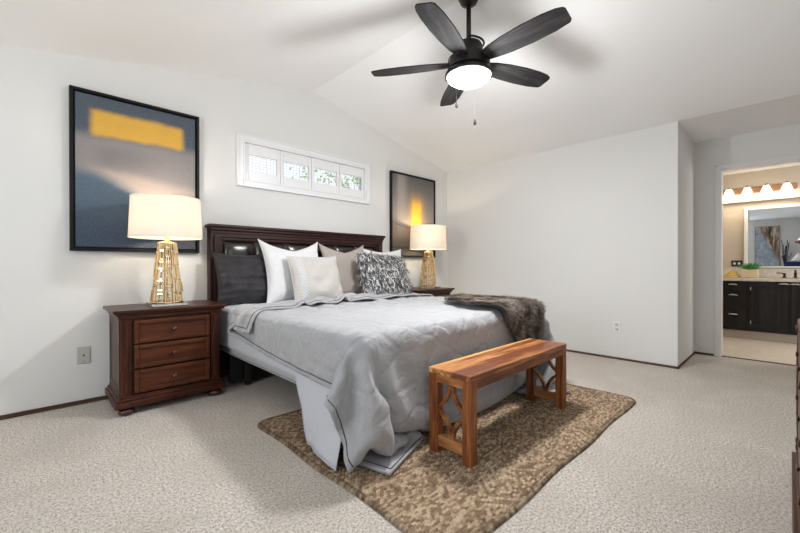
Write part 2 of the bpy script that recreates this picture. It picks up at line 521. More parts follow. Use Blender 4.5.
# ------------------------------------------------------------------ paintings
def canvas1():
    s = N('blue_grey_yellow_canvas')
    tc = s.n('ShaderNodeTexCoord'); sp = s.n('ShaderNodeSeparateXYZ'); s.l(tc.outputs['Generated'], sp.inputs[0])
    ob = s.coord()
    nz = s.noise(ob, 5, 5, .65, .4); nf = s.noise(ob, 160, 2, .7); nb = s.noise(ob, 2.2, 3, .6)
    j = s.math('MULTIPLY', s.math('SUBTRACT', nz, .5), .10)
    u = s.math('ADD', sp.outputs['X'], s.math('MULTIPLY', j, .5)); v = s.math('ADD', sp.outputs['Z'], s.math('MULTIPLY', j, .5))
    slate = (.05, .072, .10); grey = (.22, .205, .21); dgrey = (.15, .145, .155); blush = (.37, .31, .285); navy = (.028, .055, .10)
    c = s.mix(s.smooth(v, .70, .79), grey, slate)
    dk = s.math('MULTIPLY', s.math('MULTIPLY', s.smooth(v, .50, .60), s.smooth(v, .72, .62)), s.math('MULTIPLY', s.smooth(u, .08, .25), s.smooth(u, .75, .35)))
    c = s.mix(s.math('MULTIPLY', dk, .75), c, dgrey)
    # blush band running down to the right
    line = s.math('ADD', s.math('MULTIPLY', u, -.10), .545)
    up_ = s.math('SUBTRACT', v, line)
    b1 = s.math('MULTIPLY', s.smooth(up_, .04, -.03), s.smooth(u, -.02, .30))
    c = s.mix(s.math('MULTIPLY', b1, .85), c, blush)
    # navy lower part
    ln2 = s.math('ADD', s.math('MULTIPLY', s.smooth(u, 0.05, .75), -.19), .52)
    d2 = s.math('SUBTRACT', v, ln2)
    c = s.mix(s.smooth(d2, .03, -.07), c, s.mix(s.smooth(v, .05, .45), navy, (.075, .12, .17)))
    rt_ = s.math('MULTIPLY', s.smooth(u, .55, 1.0), s.smooth(v, .5, .2))
    c = s.mix(s.math('MULTIPLY', rt_, .6), c, (.10, .10, .115))
    # yellow bar
    e = .045
    ye = s.math('MULTIPLY', s.math('MULTIPLY', s.smooth(u, .075, .075 + e * 1.7), s.smooth(u, .92, .92 - e * 1.7)), s.math('MULTIPLY', s.smooth(v, .722, .765), s.smooth(v, .932, .885)))
    yc = s.mix(nb, (.50, .26, .02), (.76, .45, .05))
    c = s.mix(s.math('MULTIPLY', ye, .97), c, yc)
    c = s.mix(s.math('MULTIPLY', s.smooth(nf, .45, .65), .18), c, s.mix(.5, c, (.75, .72, .68)))
    s.set(color=c, rough=.7)
    s.bump(nf, .1, .002)
    return s.m
def canvas2():
    s = N('grey_amber_canvas')
    tc = s.n('ShaderNodeTexCoord'); sp = s.n('ShaderNodeSeparateXYZ'); s.l(tc.outputs['Generated'], sp.inputs[0])
    ob = s.coord(scale=(6, 6, 1.2)); nz = s.noise(ob, 3, 5, .65, .4); nf = s.noise(s.coord(), 150, 2, .7)
    j = s.math('MULTIPLY', s.math('SUBTRACT', nz, .5), .06)
    u = s.math('ADD', sp.outputs['X'], j); v = s.math('ADD', sp.outputs['Z'], j)
    c = s.ramp(v, [(0.0, (.10, .085, .07)), (.17, (.16, .13, .10)), (.28, (.30, .23, .17)), (.42, (.34, .28, .23)), (.6, (.23, .21, .195)), (1.0, (.105, .10, .098))])
    c = s.mix(s.math('MULTIPLY', s.math('MULTIPLY', s.smooth(u, .06, .16), s.smooth(u, .40, .20)), s.math('MULTIPLY', s.smooth(v, .2, .35), .5)), c, (.46, .41, .36))
    glow = s.math('MULTIPLY', s.math('MULTIPLY', s.smooth(u, .30, .52), s.smooth(u, .84, .62)), s.math('MULTIPLY', s.smooth(v, .12, .40), s.smooth(v, .86, .60)))
    c = s.mix(s.math('MULTIPLY', glow, .7), c, (.70, .36, .08))
    core = s.math('MULTIPLY', s.math('MULTIPLY', s.smooth(u, .41, .48), s.smooth(u, .70, .62)), s.math('MULTIPLY', s.smooth(v, .28, .36), s.smooth(v, .76, .60)))
    c = s.mix(core, c, (.95, .55, .06))
    # thin dark horizon lines
    l1 = s.math('ABSOLUTE', s.math('SUBTRACT', v, s.math('ADD', .33, s.math('MULTIPLY', s.math('POWER', s.math('ABSOLUTE', s.math('SUBTRACT', u, .8)), 2.0), .12))))
    c = s.mix(s.math('MULTIPLY', s.smooth(l1, .014, .0), .6), c, (.10, .085, .075))
    l2 = s.math('ABSOLUTE', s.math('SUBTRACT', v, .10))
    c = s.mix(s.math('MULTIPLY', s.smooth(l2, .02, .0), .7), c, (.05, .045, .04))
    s.set(color=c, rough=.7); s.bump(nf, .1, .002)
    return s.m
M_black = plain('black_frame_lacquer', (.007, .007, .008), .5, spec=.25)
def painting(x0, x1, z0, z1, mat, label, depth=.042, wall='back', gap=.012):
    w, h = x1 - x0, z1 - z0
    t = thing('framed_painting', label, 'painting', ((x0 + x1) / 2, Y0, z0))
    bm = bmesh.new()
    fw_ = .020
    box(bm, -w / 2, -w / 2 + fw_, -depth, -.004, 0, h, .002); box(bm, w / 2 - fw_, w / 2, -depth, -.004, 0, h, .002)
    box(bm, -w / 2 + fw_, w / 2 - fw_, -depth, -.004, 0, fw_, .002); box(bm, -w / 2 + fw_, w / 2 - fw_, -depth, -.004, h - fw_, h, .002)
    obj('frame', bm, M_black, t)
    obj('backing', B(-w / 2 + fw_, w / 2 - fw_, -.014, -.006, fw_, h - fw_), M_black, t)
    g = fw_ + gap
    obj('canvas', B(-w / 2 + g, w / 2 - g, -depth + .010, -.014, g, h - g, .002), mat, t)
    return t
painting(.196, 1.057, 1.133, 2.327, canvas1(), 'large abstract painting with a yellow bar over grey and navy')
painting(3.357, 4.237, 1.133, 2.262, canvas2(), 'abstract painting with a vertical amber glow on smoky grey', gap=.004)

# ------------------------------------------------------------------ nightstands
CH_D, CH_M, CH_L = (.012, .0028, .0015), (.046, .0105, .004), (.105, .028, .009)
M_cherry = wood('dark_cherry_wood', CH_D, CH_M, CH_L, 'x', .34, 1.0, coat=.0, spread=.22)
M_cherry_v = wood('dark_cherry_wood_vertical', CH_D, CH_M, CH_L, 'z', .34, 1.0, coat=.0, spread=.22)
M_drawer = wood('cherry_drawer_front', (.024, .006, .002), (.075, .020, .007), (.15, .046, .015), 'x', .34, 1.0, spread=.22)
M_knob = plain('turned_cherry_knob', (.06, .018, .010), .22, coat=.4)
def knob_bm(x, y, z, s=1.0):
    bm = bmesh.new()
    lathe(bm, [(0.0165 * s, .0), (.0165 * s, .004 * s), (.007 * s, .008 * s), (.007 * s, .014 * s), (.015 * s, .019 * s), (.0175 * s, .025 * s), (.013 * s, .032 * s), (0, .035 * s)], 20, axis='y')
    for v in bm.verts: v.co = Vector((v.co.x + x, y - v.co.y, v.co.z + z))
    return bm
def nightstand(loc, label, grp):
    # local: x centred, back at y=0, front towards -y
    t = thing('nightstand', label, 'nightstand', loc, group=grp)
    W, D, H = .644, .47, .72          # body width, body depth, height
    hw = W / 2
    # body with fluted corner posts
    bm = bmesh.new()
    box(bm, -hw, hw, -D + .02, -.005, .10, H - .045, .003)
    obj('body', bm, M_cherry, t)
    for sx in (-1, 1):
        bm = bmesh.new()
        x = sx * (hw - .035)
        box(bm, x - .033, x + .033, -D, -D + .05, .125, H - .06, .006, 3)
        box(bm, x - .016, x + .016, -D - .006, -D + .01, .15, H - .08, .006, 3)
        obj('corner_post', bm, M_cherry_v, t)
    for sx in (-1, 1):
        bm = bmesh.new()
        x = sx * hw
        a, b = (x - .004, x + .004)
        box(bm, a, b, -D + .06, -.05, .15, .155 + .0, .001)
        for (y0, y1, z0, z1) in ((-D + .02, -D + .07, .12, H - .06), (-.06, -.01, .12, H - .06), (-D + .07, -.06, .12, .18), (-D + .07, -.06, H - .12, H - .06)):
            box(bm, a, b, y0, y1, z0, z1, .003)
        obj('side_panel', bm, M_cherry_v, t)
    # top with moulding under it
    bm = bmesh.new()
    box(bm, -hw - .043, hw + .043, -D - .04, 0, H - .022, H, .007, 3)
    obj('top', bm, M_cherry, t)
    bm = bmesh.new()
    box(bm, -hw - .028, hw + .028, -D - .026, -.004, H - .036, H - .021, .005, 3)
    box(bm, -hw - .014, hw + .014, -D - .012, -.006, H - .060, H - .034, .008, 3)
    obj('cornice', bm, M_cherry, t)
    # plinth
    bm = bmesh.new()
    box(bm, -hw - .034, hw + .034, -D - .034, -.004, .055, .098, .006, 3)
    box(bm, -hw - .020, hw + .020, -D - .020, -.005, .094, .116, .008, 3)
    box(bm, -hw - .008, hw + .008, -D - .008, -.006, .112, .130, .006, 3)
    obj('plinth', bm, M_cherry, t)
    # drawers
    dw = hw - .078
    zs = [(.140, .300), (.312, .472), (.484, .644)]
    for z0, z1 in zs:
        bm = bmesh.new()
        box(bm, -dw, dw, -D - .004, -D + .03, z0, z1, .003)
        # raised moulded border
        f0 = .030
        for (a, b, c, d) in ((-dw, -dw + f0, z0, z1), (dw - f0, dw, z0, z1), (-dw + f0, dw - f0, z0, z0 + f0), (-dw + f0, dw - f0, z1 - f0, z1)):
            box(bm, a, b, -D - .017, -D, c, d, .007, 3)
        dr = obj('drawer', bm, M_drawer, t)
        obj('knob', knob_bm(0, -D - .003, (z0 + z1) / 2), M_knob, dr, smooth=True)
    # bun feet
    for sx in (-1, 1):
        for y in (-D + .02, -.06):
            bm = bmesh.new()
            lathe(bm, [(0, 0), (.030, 0), (.043, .008), (.051, .024), (.046, .040), (.033, .046), (.030, .050), (.036, .056), (0, .056)], 28, cx=sx * (hw - .035), cy=y)
            obj('foot', bm, M_knob, t, smooth=True)
    return t
nightstand((.748, 3.625, 0), 'dark cherry three-drawer nightstand under the big painting, left of the bed', 'matching nightstands')
nightstand((3.69, 3.625, 0), 'dark nightstand mostly hidden behind the far side of the bed', 'matching nightstands')

# ------------------------------------------------------------------ table lamps
M_gold = plain('polished_gold_metal', (.92, .70, .40), .17, 1.0)
def shade_mat():
    s = N('linen_lamp_shade')
    v = s.coord()
    n1 = s.noise(v, 350, 2)
    s.set(color=(.86, .82, .75), rough=.9, spec=.1)
    tr = s.n('ShaderNodeBsdfTranslucent'); tr.inputs['Color'].default_value = (.95, .90, .80, 1)
    mx = s.n('ShaderNodeMixShader'); mx.inputs[0].default_value = .28
    s.l(s.b.outputs[0], mx.inputs[1]); s.l(tr.outputs[0], mx.inputs[2])
    s.l(mx.outputs[0], s.t.nodes['Material Output'].inputs['Surface'])
    s.bump(n1, .08, .002)
    return s.m
M_shade = shade_mat()
M_strim = plain('shade_trim', (.75, .71, .64), .8)
M_acrylic = plain('clear_acrylic', (.95, .95, .95), .03, trans=.9, ior=1.45)
M_bulb = N('warm_bulb').set(color=(1, .9, .7), emit=(1.0, .82, .55), emits=12).m
def table_lamp(loc, label, power):
    t = thing('table_lamp', label, 'lamp', loc, group='matching gold lamps')
    # acrylic foot
    bm = bmesh.new(); box(bm, -.118, .118, -.118, .118, 0, .022, .004)
    obj('base', bm, M_acrylic, t)
    # openwork tapered body made of staggered rectangular links
    r0, r1, zb, zt = .108, .058, .024, .475
    bm = bmesh.new()
    rr = random.Random(7)
    def P(a, z, off=0.0):
        k = (z - zb) / (zt - zb)
        rad = r0 + (r1 - r0) * k + off
        return Vector((rad * math.cos(a), rad * math.sin(a), z))
    cols = 11
    for c_ in range(cols):
        a = 2 * math.pi * c_ / cols
        z = zb + rr.uniform(-.09, 0)
        while z < zt - .02:
            L_ = rr.uniform(.07, .15)
            z0 = max(z, zb); z1 = min(z + L_, zt)
            if z1 - z0 > .02:
                da = .17
                off = rr.choice((0, .006, -.006))
                pts = []
                for (aa, zz) in ((a - da, z0), (a + da, z0), (a + da, z1), (a - da, z1)):
                    pts.append(P(aa, zz, off))
                for i in range(4):
                    p, q = pts[i], pts[(i + 1) % 4]
                    d = (q - p).normalized() * .003
                    tube(bm, [p - d, q + d], .0048, 4)
                if rr.random() < .45:
                    tube(bm, [P(a, z0, off), P(a, z1, off)], .003, 4)
            z += L_ * rr.uniform(.72, .95)
    for zz in (zb + .003, zt):
        tube(bm, [P(2 * math.pi * i / 36, zz) for i in range(36)], .005, 6, closed=True)
    for a in range(4):
        for z in (.16, .31):
            tube(bm, [P(a * math.pi / 2 + .3, z), Vector((0, 0, z))], .003, 5)
    obj('lattice_body', bm, M_gold, t, angle=40)
    bm = bmesh.new()
    tube(bm, [(0, 0, .02), (0, 0, .56)], .008, 10)
    lathe(bm, [(0, .478), (.060, .478), (.060, .484), (.02, .492), (.014, .53), (.02, .535), (.02, .575), (0, .575)], 24)
    obj('stem', bm, M_gold, t, angle=40)
    bm = bmesh.new()
    lathe(bm, [(0, .575), (.014, .577), (.03, .62), (.03, .645), (.018, .67), (0, .675)], 20)
    bulb = obj('bulb', bm, M_bulb, t, smooth=True)
    # drum shade, thin cloth wall
    bm = bmesh.new()
    rb, rt_, z0, z1 = .246, .232, .515, .822
    lathe(bm, [(rb, z0), (rt_, z1), (rt_ - .003, z1), (rb - .003, z0), (rb, z0)], 64)
    sh = obj('lamp_shade', bm, M_shade, t, angle=50)
    bm = bmesh.new()
    tube(bm, [((rb - .001) * math.cos(2 * math.pi * i / 64), (rb - .001) * math.sin(2 * math.pi * i / 64), z0 + .002) for i in range(64)], .003, 6, closed=True)
    obj('trim', bm, M_strim, sh, smooth=True)
    bm = bmesh.new()
    tube(bm, [((rt_ - .001) * math.cos(2 * math.pi * i / 64), (rt_ - .001) * math.sin(2 * math.pi * i / 64), z1 - .002) for i in range(64)], .003, 6, closed=True)
    obj('trim', bm, M_strim, sh, smooth=True)
    bm = bmesh.new()
    tube(bm, [(0, 0, .56), (.055, 0, .60), (.06, 0, .70), (0, 0, .815)], .0025, 6)
    tube(bm, [(0, 0, .56), (-.055, 0, .60), (-.06, 0, .70), (0, 0, .815)], .0025, 6)
    for k in range(3):
        a = 2 * math.pi * k / 3 + .5
        tube(bm, [(0, 0, .812), (.1 * math.cos(a), .1 * math.sin(a), .805), ((rt_ - .003) * math.cos(a), (rt_ - .003) * math.sin(a), .815)], .0022, 6)
    obj('harp', bm, M_gold, t, smooth=True)
    bm = bmesh.new(); lathe(bm, [(0, .812), (.008, .814), (.006, .825), (.010, .833), (.008, .843), (0, .848)], 16)
    obj('finial', bm, M_gold, t, smooth=True)
    l = bpy.data.lights.new('lamp_light', 'POINT'); l.energy = power * .7; l.color = (1.0, .84, .64); l.shadow_soft_size = .04
    o = bpy.data.objects.new('lamp_light', l); C.objects.link(o); o.parent = t; o.location = (0, 0, .70)
    return t
table_lamp((.747, 3.35, .7205), 'gold openwork table lamp, drum shade in front of the yellow-bar painting', 9)
table_lamp((3.775, 3.345, .7205), 'gold openwork table lamp, drum shade in front of the amber painting', 9)

# ------------------------------------------------------------------ ceiling fan
M_fan = plain('oil_rubbed_black_metal', (.022, .020, .020), .42, .6)
M_blade = wood('weathered_black_oak', (.008, .0075, .008), (.020, .019, .019), (.055, .052, .052), 'x', .75, 1.4)
fan = thing('ceiling_fan', 'black five-blade ceiling fan with a lit round glass light', 'ceiling fan', (2.209, 1.575, 0))
bm = bmesh.new(); lathe(bm, [(0, RZ + .01), (.07, RZ + .01), (.072, RZ - .03), (.055, RZ - .065), (.022, RZ - .08), (0, RZ - .08)], 32)
obj('canopy', bm, M_fan, fan, angle=40)
bm = bmesh.new(); tube(bm, [(0, 0, RZ - .07), (0, 0, 2.57)], .0165, 16)
obj('downrod', bm, M_fan, fan, smooth=True)
bm = bmesh.new(); lathe(bm, [(0, 2.60), (.022, 2.60), (.03, 2.585), (.085, 2.575), (.098, 2.55), (.098, 2.50), (.125, 2.49), (.145, 2.47), (.148, 2.43), (.145, 2.40), (.12, 2.385), (0, 2.385)], 48)
obj('motor_housing', bm, M_fan, fan, angle=40)
bm = bmesh.new(); tube(bm, [(.105 * math.cos(a), .105 * math.sin(a), 2.585 + .012 * math.sin(a)) for a in [R(-150 + 10 * i) for i in range(26)]], .007, 8)
obj('trim_ring', bm, M_fan, fan, smooth=True)
def blade_bm():
    bm = bmesh.new()
    pts = [(.13, -.046), (.20, -.066), (.30, -.082), (.45, -.092), (.58, -.090), (.66, -.080), (.695, -.066), (.706, -.050), (.702, .040), (.690, .056), (.60, .072), (.45, .078), (.30, .072), (.20, .058), (.13, .044)]
    n = len(pts)
    a = [bm.verts.new((x, y, .004)) for x, y in pts]; b = [bm.verts.new((x, y, -.004)) for x, y in pts]
    bm.faces.new(a); bm.faces.new(b[::-1])
    for i in range(n): bm.faces.new((a[i], b[i], b[(i + 1) % n], a[(i + 1) % n]))
    return bm
for k in range(5):
    ang = R(-20 + 72 * k)
    bl = obj('blade', blade_bm(), M_blade, fan, loc=(0, 0, 2.445), rot=(Matrix.Rotation(ang, 3, 'Z') @ Matrix.Rotation(R(-12), 3, 'X')).to_euler())
    bm = bmesh.new()
    box(bm, .09, .19, -.028, .028, .004, .010, .002); box(bm, .07, .12, -.02, .02, -.005, .012, .003)
    obj('blade_bracket', bm, M_fan, bl)
bm = bmesh.new(); lathe(bm, [(.12, 2.386), (.158, 2.380), (.166, 2.366), (.166, 2.350), (.158, 2.346), (.154, 2.352), (.12, 2.362)], 48)
obj('light_ring', bm, M_fan, fan, smooth=True)
M_glow = N('lit_frosted_glass').set(color=(1, .97, .9), rough=.4, emit=(1.0, .90, .74), emits=4).m
bm = bmesh.new(); lathe(bm, [(.150, 2.372), (.154, 2.352), (.148, 2.335), (.115, 2.312), (.06, 2.298), (0, 2.294)], 48)
obj('glass_bowl', bm, M_glow, fan, smooth=True)
M_pull = plain('black_pull', (.006, .006, .006), 1.0, spec=0.0)
M_chain = plain('chain_metal', (.03, .028, .025), 1.0, .0, spec=0.0)
for (dx, dy, z0, z1) in ((.058, .150, 2.385, 2.235), (.157, .058, 2.385, 2.11)):
    bm = bmesh.new(); n_ = int((z0 - z1) / .012)
    d = Vector((dx, dy, 0))
    tube(bm, [(d.x, d.y, z0), (d.x, d.y, z1)], .0006, 5)
    for i in range(n_): bmesh.ops.create_icosphere(bm, subdivisions=1, radius=.0011, matrix=Matrix.Translation((d.x, d.y, z0 - i * .012)))
    ch = obj('pull_chain', bm, M_chain, fan)
    bm = bmesh.new(); lathe(bm, [(0, z1 + .004), (.004, z1 + .002), (.009, z1 - .015), (.011, z1 - .030), (.006, z1 - .042), (0, z1 - .044)], 14, cx=d.x, cy=d.y)
    obj('chain_pull', bm, M_pull, ch, smooth=True)
l = bpy.data.lights.new('fan_light', 'POINT'); l.energy = 32; l.color = (.985, .99, 1.0); l.shadow_soft_size = .12
o = bpy.data.objects.new('fan_light', l); C.objects.link(o); o.parent = fan; o.location = (0, 0, 2.16)

l = bpy.data.lights.new('fan_downlight', 'AREA'); l.shape = 'DISK'; l.size = .26; l.energy = 31; l.color = (.985, .985, 1.0)
o = bpy.data.objects.new('fan_downlight', l); C.objects.link(o); o.parent = fan; o.location = (0, 0, 2.288)

# draped shape of the comforter on a coarse grid, in half millimetres: where each row starts,
# then the steps in x, y and z from each point of the row to the next
COMF_SHAPE = (47, 43, 3)
COMF_START = [
    (2161, 5217, 1102),
    (2135, 5345, 1104),
    (2106, 5471, 1112),
    (2107, 5597, 1118),
    (2183, 5659, 1105),
    (2134, 5660, 1155),
    (2064, 5712, 1090),
    (2128, 5710, 1001),
    (2176, 5607, 962),
    (2202, 5492, 937),
    (2217, 5373, 917),
    (2224, 5253, 901),
    (2228, 5132, 886),
    (2230, 5011, 873),
    (2231, 4889, 861),
    (2232, 4767, 849),
    (2233, 4646, 839),
    (2234, 4524, 829),
    (2236, 4403, 820),
    (2238, 4282, 812),
    (2240, 4161, 803),
    (2241, 4040, 795),
    (2243, 3919, 787),
    (2244, 3798, 779),
    (2244, 3677, 771),
    (2244, 3556, 764),
    (2244, 3435, 758),
    (2244, 3315, 751),
    (2242, 3195, 744),
    (2189, 3091, 740),
    (2069, 3089, 749),
    (1963, 3043, 749),
    (1975, 2958, 680),
    (2035, 2989, 582),
    (2086, 3045, 489),
    (2149, 3067, 389),
    (2178, 3019, 287),
    (2129, 2949, 202),
    (2129, 2892, 104),
    (2187, 2995, 87),
    (2235, 3103, 108),
    (2286, 3156, 73),
    (2306, 3038, 70),
    (2337, 2921, 72),
    (2370, 2804, 72),
    (2402, 2688, 72),
    (2419, 2630, 72),
]
